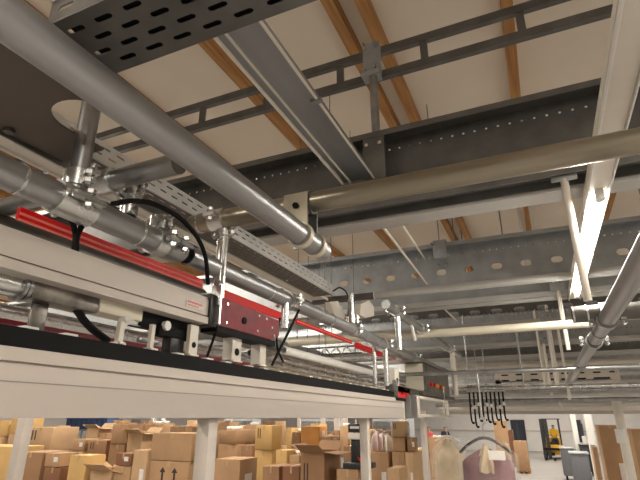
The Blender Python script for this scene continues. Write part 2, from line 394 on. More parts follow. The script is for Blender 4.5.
# posts
V1b = aX(75, 190, Mx); V1y = V1b.y
def post(label, x, y, z0, z1, r, m='galv', group=None):
    t = thing('hanging_post', label, 'post', (x, y, z0), group)
    MB().rod((x, y, z0), (x, y, z1), r, n=20, ri=r-.003).build('tube', m, t)
    return t
post('stout round post rising from the ringed tube past the round bite in the plate', Mx, V1y, Mz+.03, .80, .021, 'galv')
t = clamp('wide double clamp on the ringed tube under the stout post', (Mx, V1y, Mz), 'y', 'z', (0, 0, .055), R, .021, .09)
V2y = endY(Mx, Mz, 158)
t = clamp('cluster clamp on the grey tube joint', (Mx, endY(Mx, Mz, 170), Mz), 'y', None, (0,0,0), R, .022, .06, 'galv')
V2x = Mx+.0
post('short post between the short cross tube and the ringed tube', V2x, P3y+.06, Mz+.03, P3z+.03, .02, 'galvb')
clamp('clamp at the end of the short cross tube', (V2x-.02, P3y, P3z), 'x', 'z', (.02, .06, 0), .024, .02, .05)
clamp('clamp on top of the ringed tube below the short post', (V2x, V2y, Mz), 'y', 'z', (0, 0, .05), R, .02, .045)
# V3: post from P2 down to end of upper rail
Rx = -.83                                     # face of the rails
U0, U1 = aX(0, 267, Rx).z, aX(0, 223, Rx).z
V3x = aY(217, 240, P2y-.06).x; V3x = Rx-.005
V3y = endY(V3x, .35, 219)
post('bright vertical post dropping from the big cross tube to the end of the upper rail', V3x, V3y, U1-.01, P2z-.01, .017, 'galvb')
clamp('bright clamp hanging from the big cross tube above the red plate', (V3x-.01, P2y, P2z), 'x', 'z', (.01, V3y-P2y, -.035), R, .017, .05)

# ------------------------------------------------------------------ upper rail U
Uend = endY(Rx, (U0+U1)/2, 208)
h = U1-U0
t = thing('aluminium_rail', 'pale aluminium conveyor rail with a black end bracket and small red sticker', 'rail', (Rx-.03, .5, U0))
MB().box(Rx-.06, Rx, -.15, Uend, U0+h*.30, U1-h*.10).box(Rx-.055, Rx-.006, -.15, Uend, U0+h*.24, U0+h*.30).box(Rx-.06, Rx+.004, -.15, Uend, U0, U0+h*.24)\
    .box(Rx-.06, Rx-.004, -.15, Uend, U1-h*.10, U1).build('profile', 'alu', t, smooth=False)
MB().box(Rx-.062, Rx+.008, Uend, Uend+.055, U0-.005, U1+.012, bev=.004).build('end_bracket', 'blackp', t)
MB().rod((Rx+.008, Uend+.03, (U0+U1)/2), (Rx+.012, Uend+.03, (U0+U1)/2), .008).build('screw', 'galv', t)
ya, yb = endY(Rx, U0+h*.5, 186), endY(Rx, U0+h*.5, 203)
MB().box(Rx, Rx+.0012, ya, yb, U0+h*.42, U0+h*.68).build('sticker', 'paper', t, smooth=False)
MB().box(Rx+.0012, Rx+.0018, ya+.005, yb-.005, U0+h*.58, U0+h*.64).box(Rx+.0012, Rx+.0018, ya+.008, yb-.02, U0+h*.48, U0+h*.52).build('sticker_print', 'redb', t, smooth=False)

# ------------------------------------------------------------------ lower rail L
Lend = endY(Rx, .02, 404)
t = thing('aluminium_rail', 'long pale aluminium rail with black brush strip spanning above the cartons', 'rail', (Rx-.03, 1.5, 0))
zt = aX(0, 345, Rx).z; zk = aX(0, 323, Rx).z
MB().box(Rx-.07, Rx, -.15, Lend, 0, zt*.76).box(Rx-.07, Rx-.006, -.15, Lend, zt*.76, zt*.80).box(Rx-.07, Rx+.002, -.15, Lend, zt*.80, zt).build('profile', 'alu', t, smooth=False)
MB().box(Rx, Rx+.0015, -.15, Lend, zt*.50, zt*.515).build('groove', 'alud', t, smooth=False)
MB().box(Rx-.065, Rx-.004, -.15, Lend+.02, zt+.0005, zk).build('brush_strip', 'black', t, smooth=False)
MB().box(Rx-.075, Rx+.004, Lend, Lend+.012, -.002, zt*.85).build('end_cap', 'cream', t, smooth=False)
# transport trolleys / hooks lying along the strip: little white cleats
cleats = []
for k in range(26):
    y = .35+k*.11+random.uniform(-.02, .02)
    if y > Lend-.05: break
    m_ = MB().box(Rx-.035, Rx-.012, y, y+.03, zk, zk+.006, bev=.0015)
    o = m_.build('cleat', 'white', t)
# support legs under L
for k, (px, lb) in enumerate([(205, 'pale steel leg under the rail beside the cartons with two arrows'), (365, 'pale steel leg under the rail beside the black scanner stand'), (424, 'thin pale steel leg just past the end of the long rail')]):
    y = endY(Rx-.04, -.1, px); w = .021
    t = thing('support_leg', lb, 'leg', (Rx-.04, y, FZ))
    top = -.001 if px < 400 else .05
    MB().box(Rx-.04-w, Rx-.04+w, y-w, y+w, FZ+.008, top, bev=.003).build('square_tube', 'alu', t)
    MB().box(Rx-.04-w*2, Rx-.04+w*2, y-w*2, y+w*2, FZ, FZ+.008).build('foot_plate', 'galv', t, smooth=False)

# ------------------------------------------------------------------ drive parts between the rails
# silver roller + scuffed motor block
xm = Rx-.03
def zr(px, py, x): return aX(px, py, x)
a, b = aX(36, 276, xm), aX(100, 303, xm)
zz0, zz1 = aX(36, 299, xm).z, aX(36, 275, xm).z
t = thing('drive_motor', 'scuffed steel drive block with silver roller under the upper rail', 'motor', (xm, a.y, zz0))
MB().box(xm-.05, xm, a.y, b.y, zz0, zz1, bev=.004).build('housing', 'motor', t)
MB().box(xm-.05, xm+.001, b.y, b.y+.13, zz0+.004, zz1-.003, bev=.003).build('brass_section', 'tubec', t)
MB().box(xm-.05, xm-.006, b.y+.13, b.y+.36, zz0-.002, zz1-.003, bev=.003).build('black_section', 'black', t)
zc_ = (zz0+zz1)/2
MB().rod((xm-.025, -.1, zc_), (xm-.025, a.y-.014, zc_), .021, n=28).build('roller', 'galvb', t)
MB().rod((xm-.025, a.y-.016, zc_), (xm-.025, a.y-.010, zc_), .029, n=28).rod((xm-.025, a.y-.008, zc_), (xm-.025, a.y-.001, zc_), .029, n=28).build('end_ring', 'galv', t)
yy = aX(40, 310, xm).y
MB().box(xm-.03, xm-.024, yy, yy+.035, zk+.002, zz0, bev=.002).build('foot_bracket', 'motor', t)
# black cable straps hanging from the M tube
def strap(label, pts, r=.0045, name='cable', cat='cable', m='black'):
    return tag(MB().path(pts, r).build(name, m), label, cat)
strap('black strap looped under the ringed tube behind the upper rail', [aX(68, 212, Mx-.045), aX(75, 232, Mx-.045), aX(74, 252, Mx-.045)], .006)
strap('second black strap crossing in a V beneath the ringed tube', [aX(88, 218, Mx-.04), aX(78, 234, Mx-.04), aX(76, 252, Mx-.04)], .006)
strap('black cable pair sagging from the drive block to the brush strip', [aX(76, 309, xm-.02), aX(88, 325, xm-.02), aX(108, 341, xm-.02)], .008)
strap('black cable arching over the ringed tube down to the rail end bracket', [aX(112, 204, Mx+.04), aX(135, 201, Mx+.05), aX(165, 209, Mx+.05), aX(190, 228, Mx+.05), aX(204, 252, Mx+.05), aX(208, 284, Mx+.03)], .0065)
strap('thin black cable slanting from the clamp past the red plate', [aX(299, 310, Rx), aX(287, 335, Rx), aX(272, 365, Rx)], .005)
strap('thin black cable crossing the first below the red plate', [aX(280, 318, Rx-.01), aX(277, 345, Rx-.01), aX(283, 362, Rx-.01)], .004)
strap('thin black rod behind the foot of the red plate', [aX(216, 332, Rx-.02), aX(212, 343, Rx-.02), aX(207, 357, Rx-.02)], .004)
for k, px in enumerate((139, 152, 184)):
    pass

# red plate units
def redunit(px0, px1, pyt, pyb, x, label):
    a, b = aX(px0, pyt, x), aX(px1, pyt, x); z1 = a.z; z0 = aX(px0, pyb, x).z
    y0 = a.y; y1 = endY(x, (z0+z1)/2, px1)
    t = thing('red_drive_plate', label, 'drive plate', (x, (y0+y1)/2, z0))
    h = z1-z0
    MB().poly([(x-.006, y0, z0), (x-.006, y0, z1), (x-.006, y1, z1-h*.1), (x-.006, y1, z0+h*.25), (x-.006, y1-(y1-y0)*.15, z0), ], (.006, 0, 0)).build('plate', 'red', t, smooth=False)
    MB().box(x-.07, x-.007, y0+.01, y1-.02, z0+.01, z1-h*.15).build('gearbox', 'red', t, smooth=False)
    MB().box(x-.055, x-.008, y0-.01, y0-.001, z0, z1+.01).box(x-.02, x+.012, y0-.008, y0-.002, z0, z1+.03).build('edge_bar', 'galvb', t, smooth=False)
    cc = Vector((x, y0+(y1-y0)*.38, z0+h*.42))
    MB().rod(cc, cc+Vector((.004, 0, 0)), h*.13, n=18).build('shaft_hole', 'black', t)
    for fy, fz in ((.12, .82), (.12, .15), (.62, .8), (.75, .78), (.86, .5), (.6, .18), (.9, .2)):
        c2 = Vector((x, y0+(y1-y0)*fy, z0+h*fz))
        MB().rod(c2, c2+Vector((.003, 0, 0)), h*.05, n=8).build('screw', 'galv' if fy > .3 else 'galvb', t)
    MB().box(x-.06, x-.002, y0+.005, y1-.02, z0-.018, z0-.0005).build('base_bar', 'black', t, smooth=False)
    return t, y0, y1, z0, z1
ru, ry0, ry1, rz0, rz1 = redunit(219, 279, 296, 325, Rx+.012, 'dark red drive plate with a round hole, bolted between the two rails')
def whitebr(px, pyt, pyb, x, w, label, hole=True, fl=.035):
    y = aX(px, (pyt+pyb)/2, x).y; z1 = aX(px, pyt, x).z; z0 = aX(px, pyb, x).z; z0 = max(z0, zk+.001)
    t = thing('angle_bracket', label, 'bracket', (x, y, z0))
    MB().box(x-.004, x, y-w/2, y+w/2, z0, z1, bev=.001).box(x-fl, x-.004, y-w/2, y-w/2+.004, z0, z1).build('plate', 'cream', t)
    if hole: MB().rod((x, y, z0+(z1-z0)*.35), (x+.002, y, z0+(z1-z0)*.35), w*.22, n=14).build('hole', 'black', t)
    MB().box(x-fl, x+.006, y-w/2, y+w/2, z0-.0008, z0+.004).build('foot', 'cream', t, smooth=False)
    return t
xb = Rx-.01
whitebr(237, 334, 362, xb, .05, 'cream angle bracket with a hole under the red drive plate')
whitebr(263, 341, 366, xb, .04, 'plain cream angle bracket under the far end of the red drive plate', False)
whitebr(122, 321, 344, xb, .014, 'small white bracket beside the sagging black cables', False, fl=.012)
whitebr(153, 324, 350, xb, .012, 'slim white bracket between the rails', False, fl=.010)
whitebr(194, 325, 356, xb, .035, 'grey bracket plate with hole just before the red drive plate', fl=.012)
# white conduit from the first bracket
strap('short white pipe elbow behind the small white bracket', [aX(122, 322, xb-.02), aX(128, 320, xb-.03), aX(143, 323, xb-.05)], .012, 'elbow_pipe', 'pipe', 'white')
# black mechanical lumps
t = thing('track_switch', 'black mechanical switch under the upper rail near its end', 'switch', aX(182, 335, xm))
p = aX(172, 330, xm); q = aX(186, 330, xm)
z0_ = zk+.001
MB().box(xm-.03, xm, p.y, q.y, z0_, U0-.024, bev=.004).build('body', 'blackp', t)
MB().box(xm-.03, xm+.004, p.y-.05, q.y+.02, U0-.05, U0-.026, bev=.003).build('crossbar', 'black', t)
MB().rod((xm, p.y-.03, .22), (xm+.012, p.y-.03, .22), .012, n=12).build('knob', 'white', t)
MB().box(xm-.03, xm-.01, p.y-.09, p.y-.03, z0_+.02, U0-.06, bev=.004).build('side_block', 'galv', t)

# ------------------------------------------------------------------ red sleeves (aisle direction behind M)
g = ray(30, 217); xs = -1.06; zs = 1.06*g.z/-g.x
t = thing('red_guide_rail', 'bright red plastic guide strip behind the ringed tube', 'guide rail', (xs, .8, zs))
y0s, y1s = endY(xs, zs, 20), endY(xs, zs, 203)
MB().box(xs-.012, xs, y0s, y1s, zs-.014, zs+.016).build('strip', 'redb', t, smooth=False)
MB().rod((xs, y0s, zs), (xs, y1s, zs), .0035, n=8).rod((xs, y0s, zs-.015), (xs, y1s, zs-.015), .003, n=8).build('lip', 'pink', t)  # upper pale rod paints the highlight, lower one is the pinkish lip
t = thing('red_guide_rail', 'red guide strip section behind the red drive plate', 'guide rail', (xs, 1.6, zs))
MB().box(xs-.012, xs, endY(xs, zs, 221), endY(xs, zs, 284), zs-.024, zs+.010).build('strip', 'redb', t, smooth=False)
t = thing('red_guide_rail', 'thin pale red guide strip running on beyond the drive plate', 'guide rail', (xs, 2, zs))
MB().box(xs-.010, xs, endY(xs, zs, 297), endY(xs, zs, 352), zs-.012, zs+.008).build('strip', 'redb', t, smooth=False)
MB().rod((xs, endY(xs, zs, 297), zs-.002), (xs, endY(xs, zs, 352), zs-.002), .003, n=8).build('lip', 'pink', t)  # pale rod paints the highlight along this strip
MB().rod((xs, endY(xs, zs, 357), zs-.01), (xs, endY(xs, zs, 381), zs-.01), .02, n=14).build('sleeve', 'redb', t)
MB().rod((xs, endY(xs, zs, 381), zs-.01), (xs, endY(xs, zs, 412), zs-.01), .007, n=10).build('thin_rod', 'pink', t)
MB().box(-1.35, -1.0, .45, .452, .1, .35)
# lower red strip behind L
t = thing('red_guide_rail', 'dull red strip glimpsed between the rails behind the drive block', 'guide rail', (-1.25, 1, .2))
g = aX(10, 322, -1.2); MB().box(-1.212, -1.2, .5, 2.0, g.z-.006, g.z+.006).build('strip', 'red', t, smooth=False)

# second conveyor behind: dark chain housings and pale tubes along the aisle
def along(label, x, px, py, px0, px1, r, m, name='conveyor_tube', group=None):
    z = aX(px, py, x).z
    return pipe(name, label, 'tube', (x, endY(x, z, px0), z), (x, endY(x, z, px1), z), r, m, rings=(), group=group)
along('dark tube behind the bright red guide strip', -1.25, 100, 262, -40, 200, .035, 'darktube')
along('grey tube low behind the drive block', -1.35, 60, 322, -10, 440, .022, 'galvb')
along('pale tube above the brush strip behind the white brackets', -1.45, 150, 345, -10, 445, .02, 'tubec')
along('grey tube beside the pale one behind the rails', -1.6, 150, 320, -10, 445, .025, 'galv')
along('thin steel tube behind the rails', -1.75, 120, 300, -10, 445, .03, 'bluegalv')
along('slim tube seen below the mesh cross truss', -1.3, 320, 368, 250, 445, .017, 'galvb')
along('white tube ending above the brush strip', -1.1, 330, 362, 283, 372, .02, 'white')

# ------------------------------------------------------------------ cross tubes mid distance
def cross(label, y, px, py, px0, px1, r, m, rings=(), name='cross_tube', group=None, rm='galvb'):
    z = aY(px, py, y).z
    return pipe(name, label, 'tube', (endX(y, z, px0), y, z), (endX(y, z, px1), y, z), r, m, rings=rings, group=group, ringm=rm), z
_, T2z = cross('cream cross tube running across to the slanting grey tube', 3.3, 440, 333, 238, 590, .026, 'tubec')
_, T3z = cross('dark thick cross tube with capped end under the lit lamp', G1-.02, 600, 313, 572, 760, R, 'darktube', rings=(.004, .05))
_, T4z = cross('steel cross tube with a white ring, below the blue grey girder', 3.05, 430, 290, 374, 690, .024, 'lip', rings=(.005,), rm='white')
cross('dark cross tube joining the white ringed one end to end', 3.05, 430, 290, 285, 373, .024, 'darktube')
for k, (y, py, r, m, px0) in enumerate([(6.0, 390.5, .024, 'galv', 452), (6.4, 395, .028, 'lip', 440), (7.2, 400, .024, 'galv', 440), (7.8, 404, .034, 'lip', 436), (9.0, 408, .045, 'cream', 440), (11, 411.5, .05, 'lip', 440), (7.75, 364, .04, 'cream', 452), (5.2, 387, .018, 'galvb', 455)]):
    cross(['level steel tube below the slotted cross tray', 'bright level tube above the clothes hooks', 'grey level tube behind the hook line', 'wide bright tube of the far conveyor', 'cream level tube over the far aisle', 'lowest bright tube over the far aisle', 'cream tube close under the dotted girder', 'slim bright tube nearest to the clothes hooks'][k], y, 540, py, px0, 720, r, m)
for k, (y, py, r) in enumerate([(6.0, 390.5, .024), (6.4, 395, .028), (7.2, 400, .024), (7.8, 404, .034), (9.0, 408, .045), (11, 411.5, .05), (5.2, 387, .018)]):
    z = aY(540, py, y).z
    for j, px in enumerate((546+2.2*k, 470+9*k, 690)):
        x = endX(y, z, px); mb = MB().rod((x, y, z+r-.002), (x, y, CZ-.003), .008 if j else .013, n=10)
        tag(mb.build('drop_rod', 'cream' if j == 0 else 'galv'), ['thin ceiling rod to the %s', 'second thin ceiling rod to the %s', 'outer thin ceiling rod to the %s'][j] % ['level steel tube below the cross tray', 'bright level tube above the hooks', 'grey level tube behind the hooks', 'wide bright far tube', 'cream level tube', 'lowest bright tube', 'slim tube of the clothes hooks'][k], 'rod')
for k, (x, px, py, r) in enumerate([(-1.25, 100, 262, .035), (-1.35, 60, 322, .022), (-1.45, 150, 345, .02), (-1.6, 150, 320, .025), (-1.75, 120, 300, .03), (-1.3, 320, 368, .017)]):
    z = aX(px, py, x).z
    tag(MB().rod((x, 3.0+.12*k, z+r-.002), (x, 3.0+.12*k, CZ-.003), .003, n=8).build('drop_rod', 'darkgalv'), 'slim ceiling rod holding the ' + ['dark tube behind the red guide', 'grey tube behind the drive block', 'pale tube behind the white brackets', 'grey tube beside the pale one', 'thin steel tube behind the rails', 'slim tube below the mesh truss'][k], 'rod')
# low cross tubes between M and L
cross('steel cross tube behind the red drive plate', 3.6, 300, 361, 215, 385, .02, 'galvb')
cross('pale cross tube above the brush strip', 4.2, 300, 374, 225, 395, .02, 'cream')
cross('grey cross tube low above the long rail end', 5.2, 340, 381, 240, 392, .03, 'galv')
# mesh truss
t = thing('wire_truss', 'dark zigzag wire truss crossing below the cream tube', 'truss', aY(300, 356, 3.9))
z = aY(300, 356, 3.9).z; xa, xb2 = endX(3.9, z, 215), endX(3.9, z, 362)
for dz in (0, .06): MB().rod((xa, 3.9, z+dz), (xb2, 3.9, z+dz), .007, n=8).build('chord', 'darktube', t)
u = xa; mb = MB(); k = 0
while u < xb2-.05: mb.rod((u, 3.9, z+(.06 if k % 2 else 0)), (u+.05, 3.9, z+(0 if k % 2 else .06)), .006, n=6); u += .05; k += 1
mb.build('zigzag_wire', 'galvb', t)

# GP grey tube on the far side of the view (aisle direction)
g = ray(600, 331); GPz = T3z-.062; 
gz = aY(606, 315, G1-.02); GPx = g.x/g.z*T3z
GPz = T3z*.93; GPx = GPz*g.x/g.z
e0, e1 = endY(GPx, GPz, 564), .5
pipe('conveyor_tube', 'slanting blue grey tube under the dark capped cross tube', 'tube', (GPx, .55, GPz), (GPx, e0, GPz), R*.95, 'tube', rings=[endY(GPx, GPz, q)-.55 for q in (600, 595, 578)], ringm='black')
clamp('dull clamp where the cream tube meets the slanting tube', (GPx, endY(GPx, GPz, 594), GPz), 'y', None, r=R, w=.05, mt='galv')
t = clamp('steel clamp hanging the slanting tube from the dark cross tube', (GPx, G1-.02, GPz), 'y', 'x', (0, 0, T3z-GPz), R, R, .05, 'galv')

# hanging rods
def rodthing(label, p, q, r, m='cream', name='hanging_rod', plate=None):
    t = thing(name, label, 'rod', q)
    MB().rod(p, q, r, n=14).build('rod', m, t)
    if plate is not None:
        x, y, z = p; MB().box(x-.045, x+.045, y-.012, y-.006, z-.01, z+plate, bev=.002).build('top_plate', 'bluegalv', t)
        for dx in (-.02, .02): MB().rod((x+dx, y-.02, z+plate*.6), (x+dx, y-.006, z+plate*.6), .008, n=6).build('bolt', 'galvb', t)
    return t
hx = aY(566, 190, G1-.11).x
rodthing('pale rod hanging from the dark girder to the capped cross tube', (hx, G1-.11, .86), (hx, G1-.11, T3z+.03), .014, plate=.10)
for k, (px, y, pyt, pyb) in enumerate([(557, G2-.1, 284, 350), (549, 4.7, 338, 385), (545, 6.1, 352, 395), (553, 7.4, 362, 410), (558, 5.6, 330, 400)]):
    a = aY(px, pyt, y)
    rodthing(['pale rod hanging from the blue grey girder beside the lit lamp', 'pale rod under the second oval holed girder', 'thin rod in the cluster above the slotted cross tray', 'far thin rod reaching the level tubes', 'pale rod at the middle of the rod cluster'][k],
             (a.x, y, .80 if k < 4 else .9), (a.x, y, aY(px+10, pyb, y).z), .013, plate=.09)
# sway rods on the aisle direction
a = aZ(378, 222, .86); b = aY(427, 284, G2-.09)
rodthing('thin pale sway rod from the strut rail to the foot of the blue grey girder', (a.x, G1, .87), b, .007, name='sway_rod')
b2 = aY(425, 259, G2-.005)
rodthing('second thin pale sway rod ending higher on the blue grey girder', aZ(396, 216, .87), b2, .007, name='sway_rod')
a = aY(432, 297, G2+.01); rodthing('thin sway rod passing below the blue grey girder to the next', a, aY(457, 321, 4.75), .007, name='sway_rod')
# plate on top of G2
p = aY(440, 250, G2-.1)
t = thing('girder_bracket', 'small bolted plate on the top of the blue grey girder', 'bracket', p)
MB().box(p.x-.05, p.x+.05, G2-.105, G2-.092, 1.13, 1.27, bev=.003).build('plate', 'bluegalv', t)
for dx in (-.06, .05): MB().rod((p.x+dx, G2-.115, 1.245), (p.x+dx, G2-.098, 1.245), .011, n=6).build('bolt', 'galv', t)
for dx in (-.035, .025): MB().rod((p.x+dx, G2-.015, 1.10), (p.x+dx, G2-.002, 1.10), .010, n=8).build('bolt', 'galvb', t)
MB().rod((p.x, G2-.1, 1.27), (p.x, G2-.1, CZ-.003), .005, n=8).build('drop_rod', 'galv', t)

# ------------------------------------------------------------------ lamps
def lamp(label, x, z, y0, y1, lit=(), w=.085, group=None, power=14, box=False):
    t = thing('strip_lamp', label, 'lamp', (x, (y0+y1)/2, z), group)
    if box: MB().box(x-w/2, x+w/2, y0, y1, z, z+.055, bev=.003).box(x-w/2-.002, x-w/2, y0, y1, z+.02, z+.024).build('housing', 'cream', t)
    else: MB().poly([(x-w/2, y0, z), (x-w*.36, y0, z+.05), (x+w*.36, y0, z+.05), (x+w/2, y0, z)], (0, y1-y0, 0)).build('housing', 'cream', t, smooth=False)
    MB().box(x-w/2-.004, x-w/2, y0, y1, z-.012, z+.004).box(x+w/2, x+w/2+.004, y0, y1, z-.012, z+.004).build('reflector_edge', 'white', t, smooth=False)
    for (a, b) in lit:
        MB().rod((x, a, z-.024), (x, b, z-.024), .0135, n=16).build('tube', 'tubelight', t)
        for c, d in ((a-.045, 1), (b+.045, -1)):
            MB().box(x-.014, x+.014, min(c, c+d*.02), max(c, c+d*.02), z-.042, z, bev=.003).rod((x, c+d*.02, z-.024), (x, c+d*.045, z-.024), .014).build('socket', 'white', t)
        ld = bpy.data.lights.new('lamp_light', 'AREA'); ld.shape = 'RECTANGLE'; ld.size = .05; ld.size_y = b-a; ld.energy = 1.5*power*(b-a)/1.5; ld.color = (1, .90, .78)
        lo = bpy.data.objects.new('lamp_light', ld); C.objects.link(lo); lo.parent = t; lo.location = (0, (a+b)/2-(y0+y1)/2, -.045)
    return t
g = ray(605.5, 158); LZ = .745; LX = LZ*g.x/g.z
ly0 = endY(LX, LZ-.024, 599)
lamp('long cream strip lamp with a glowing tube, hanging below the girders', LX, LZ, -.4, ly0+1.75, [(ly0, ly0+1.5)], w=.062, box=True, power=7)
# unlit housing by the slotted tray
q = ray(245, 261); LX2 = .78*q.x/q.z
lamp('unlit cream strip lamp housing behind the bright slotted tray', LX2, .78, .2, 3.3, [], w=.12)
names = ['added lamp row over the carton aisle', 'added lamp row over the second carton aisle', 'added lamp row over the far cartons']
for k, (x, y0, y1, z, pw) in enumerate([(-3.2, 1.2, 13.5, 1.6, 26), (-6.5, 1.2, 13.5, 1.6, 26), (3.4, -1, 12, 1.3, 26), (-10, 2, 14, 1.6, 26), (6.5, 0, 12, 1.3, 26)]):  # lamp rows added to light the cartons and rails
    lits = []; a = y0+.2
    while a+1.5 < y1: lits.append((a, a+1.5)); a += 3.0
    lamp(['added strip lamps over the nearer carton aisle', 'added strip lamps over the middle carton aisle', 'added strip lamps beyond the slanting tube', 'added strip lamps over the furthest cartons', 'outermost added strip lamps past the slanting tube'][k], x, z, y0, y1, lits, power=pw)
for k, y in enumerate((14.5, 18, 23, 29, 35)):
    for j, x in enumerate((-4, 0, 4)):
        t = thing('ceiling_lamp', 'cream strip lamp near the end wall, distance row %d' % (k+1), 'lamp', (x, y, 2.3), 'strip lamps near the end wall')
        t['label'] = 'pale strip lamp hung across the far aisle'
        MB().box(x-1.6, x+1.6, y-.06, y+.06, 2.3, 2.36).build('housing', 'cream', t, smooth=False)
        MB().rod((x-1.5, y, 2.27), (x+1.5, y, 2.27), .016, n=10).build('tube', 'tubelight', t)
        ld = bpy.data.lights.new('lamp_light', 'AREA'); ld.shape = 'RECTANGLE'; ld.size = 3; ld.size_y = .06; ld.energy = 55; ld.color = (1, .92, .82)
        lo = bpy.data.objects.new('lamp_light', ld); C.objects.link(lo); lo.parent = t; lo.location = (0, 0, -.06)
# unseen lamps added behind the viewer to light the rails and tubes
for k, (x, y, z) in enumerate([(1.6, -1.6, 1.4), (-2.2, -2.2, 1.4), (3.8, -3, 1.4)]):
    lamp(['added unseen strip lamp behind the camera end of the aisle', 'added unseen strip lamp behind the rails', 'added unseen strip lamp at the rear corner'][k], x, z, y-.9, y+.9, [(y-.75, y+.75)], power=34)

# ------------------------------------------------------------------ mid-view clamp clusters and inclined tubes
z4 = T4z
post('short twin post from the dark cross tube down to the receding grey tube', aX(352, 310, Mx).x, endY(Mx, Mz, 352), Mz+.02, aX(352, 294, Mx).z, .014, 'galvb')
clamp('bright clamp on the receding tube under the twin post', (Mx, endY(Mx, Mz, 352), Mz), 'y', 'z', (0, 0, .05), R*.93, .016, .06)
clamp('bright clamp under the receding tube beside the red drive plate', (Mx, endY(Mx, Mz, 289), Mz), 'y', None, (0, 0, 0), R*.93, .016, .05)
post('short bright post dropping to the red drive plate end', Mx+.01, endY(Mx, Mz, 283), rz1-.02, Mz-.02, .014, 'galvb')
clamp('clamp carrying the receding tube near the red sleeve', (Mx, endY(Mx, Mz, 384), Mz), 'y', None, r=R*.93, w=.05)
clamp('clamp at the far end of the receding tube', (Mx, endY(Mx, Mz, 414), Mz), 'y', None, r=R*.93, w=.06)
post('small post under the receding tube above the second drive plate', Mx, endY(Mx, Mz, 385), .18, Mz-.02, .016, 'galvb')
post('small twin post under the receding tube above the second drive plate', Mx-.07, endY(Mx, Mz, 385), .18, Mz-.0, .013, 'galvb')
n1 = ray(387, 305); Nx = -.70; Nz = .70*n1.z/-n1.x
pipe('conveyor_tube', 'short pale tube sloping away above the cream cross tube', 'tube', (Nx, endY(Nx, Nz, 386), Nz), (Nx, endY(Nx, Nz, 459), Nz), .025, 'galv', rings=(.01,), cap=True)
post('pale post under the near end of the short sloping tube', Nx, endY(Nx, Nz, 397), aX(398, 350, Nx).z, Nz-.01, .018, 'galvb')
clamp('pale clamp gripping the short sloping tube', (Nx, endY(Nx, Nz, 396), Nz), 'y', None, r=.025, w=.06)
post('pale post under the far end of the short sloping tube', Nx, endY(Nx, Nz, 452), aX(455, 395, Nx).z, Nz-.01, .022, 'cream')
clamp('clamp near the far end of the short sloping tube', (Nx, endY(Nx, Nz, 449), Nz), 'y', None, r=.025, w=.12)
clamp('second clamp at the far end of the short sloping tube', (Nx, endY(Nx, Nz, 421), Nz), 'y', None, r=.025, w=.06)
strap('white elbow pipe below the short sloping tube', [aX(403, 318, Nx), aX(411, 325, Nx), aX(415, 340, Nx)], .010, 'elbow_pipe', 'pipe', 'white')
# crumpled pale sheets by the twin post
def slab(px, label, x, th=.03, m='cream'):
    t = thing('cover_sheet', label, 'cover', aX(px[0][0], px[0][1], x))
    MB().poly([aX(a, b, x) for a, b in px], (-th, 0, 0)).build('sheet', m, t, smooth=False)
slab([(330, 302), (338, 301), (347, 319), (344, 324), (335, 316)], 'pale bent cover strip beside the twin post', -.95)
slab([(361, 304), (369, 300), (374, 307), (374, 316), (366, 318), (360, 315)], 'pale pinkish cover piece by the twin post', -.95, .04)
strap('thin black cable looping over the pale cover strip', [aX(333, 291, -.9), aX(341, 288, -.9), aX(348, 297, -.9), aX(348, 318, -.9)], .004)

# control box
cx0 = -.80; cy0 = endY(cx0, .27, 424); cy1 = endY(cx0, .27, 449)
cz1 = aX(424, 363, cx0).z; cz0 = aX(424, 391, cx0).z
t = thing('control_box', 'metal control cabinet hanging at the end of the long rail with coloured switches', 'control box', (cx0, cy0, cz0))
MB().box(cx0-.14, cx0, cy0+.004, cy1, cz0, cz1, bev=.004).build('housing', 'motor', t)
MB().box(cx0-.135, cx0-.005, cy0-.008, cy0+.004, cz0+.005, cz1-.005, bev=.002).build('end_cover', 'tubec', t)
for k in range(5):
    y = cy0+.2+k*.13
    MB().rod((cx0, y, cz0+.06), (cx0+.018, y, cz0+.06), .014, n=12).build('switch', ['redb', 'redb', 'yellow', 'redb', 'yellow'][k], t)
MB().box(cx0-.15, cx0+.01, cy0-.2, cy1+.2, cz1+.002, cz1+.022).build('top_rail', 'galv', t, smooth=False)
MB().box(cx0-.15, cx0+.01, cy0-.1, cy1+.2, cz0-.03, cz0-.002).build('bottom_rail', 'darktube', t, smooth=False)
r2 = redunit(396, 410, 385, 397, Rx+.01, 'small bright red drive plate at the end of the long rail')
for ch in r2[0].children:
    if ch.name.split('.')[0] in ('plate', 'gearbox'): ch.data.materials[0] = M['redb']
whitebr(397, 369, 388, Rx+.0, .10, 'cream plate with a black hole above the small red drive plate')
# frame beyond the end of L
t = thing('transfer_frame', 'grey rectangular tube frame hanging beyond the end of the long rail', 'frame', aX(430, 412, -.8))
ya_, yb_ = endY(-.8, .05, 417), endY(-.8, .05, 448)
for z in (.005, .125): MB().box(-.83, -.79, ya_, yb_, z, z+.02, bev=.003).build('rail', 'cream', t)
MB().box(-.83, -.79, ya_, ya_+.06, .026, .124, bev=.003).build('end_piece', 'cream', t)
MB().box(-.83, -.79, yb_-.06, yb_, .026, .124, bev=.003).build('end_piece', 'cream', t)
MB().box(-.86, -.82, ya_-.5, yb_+.2, .15, .19, bev=.003).build('top_rail', 'darktube', t)
MB().box(-.86, -.79, Lend+.03, ya_-.03, .0, .14, bev=.004).build('grey_block', 'galv', t)

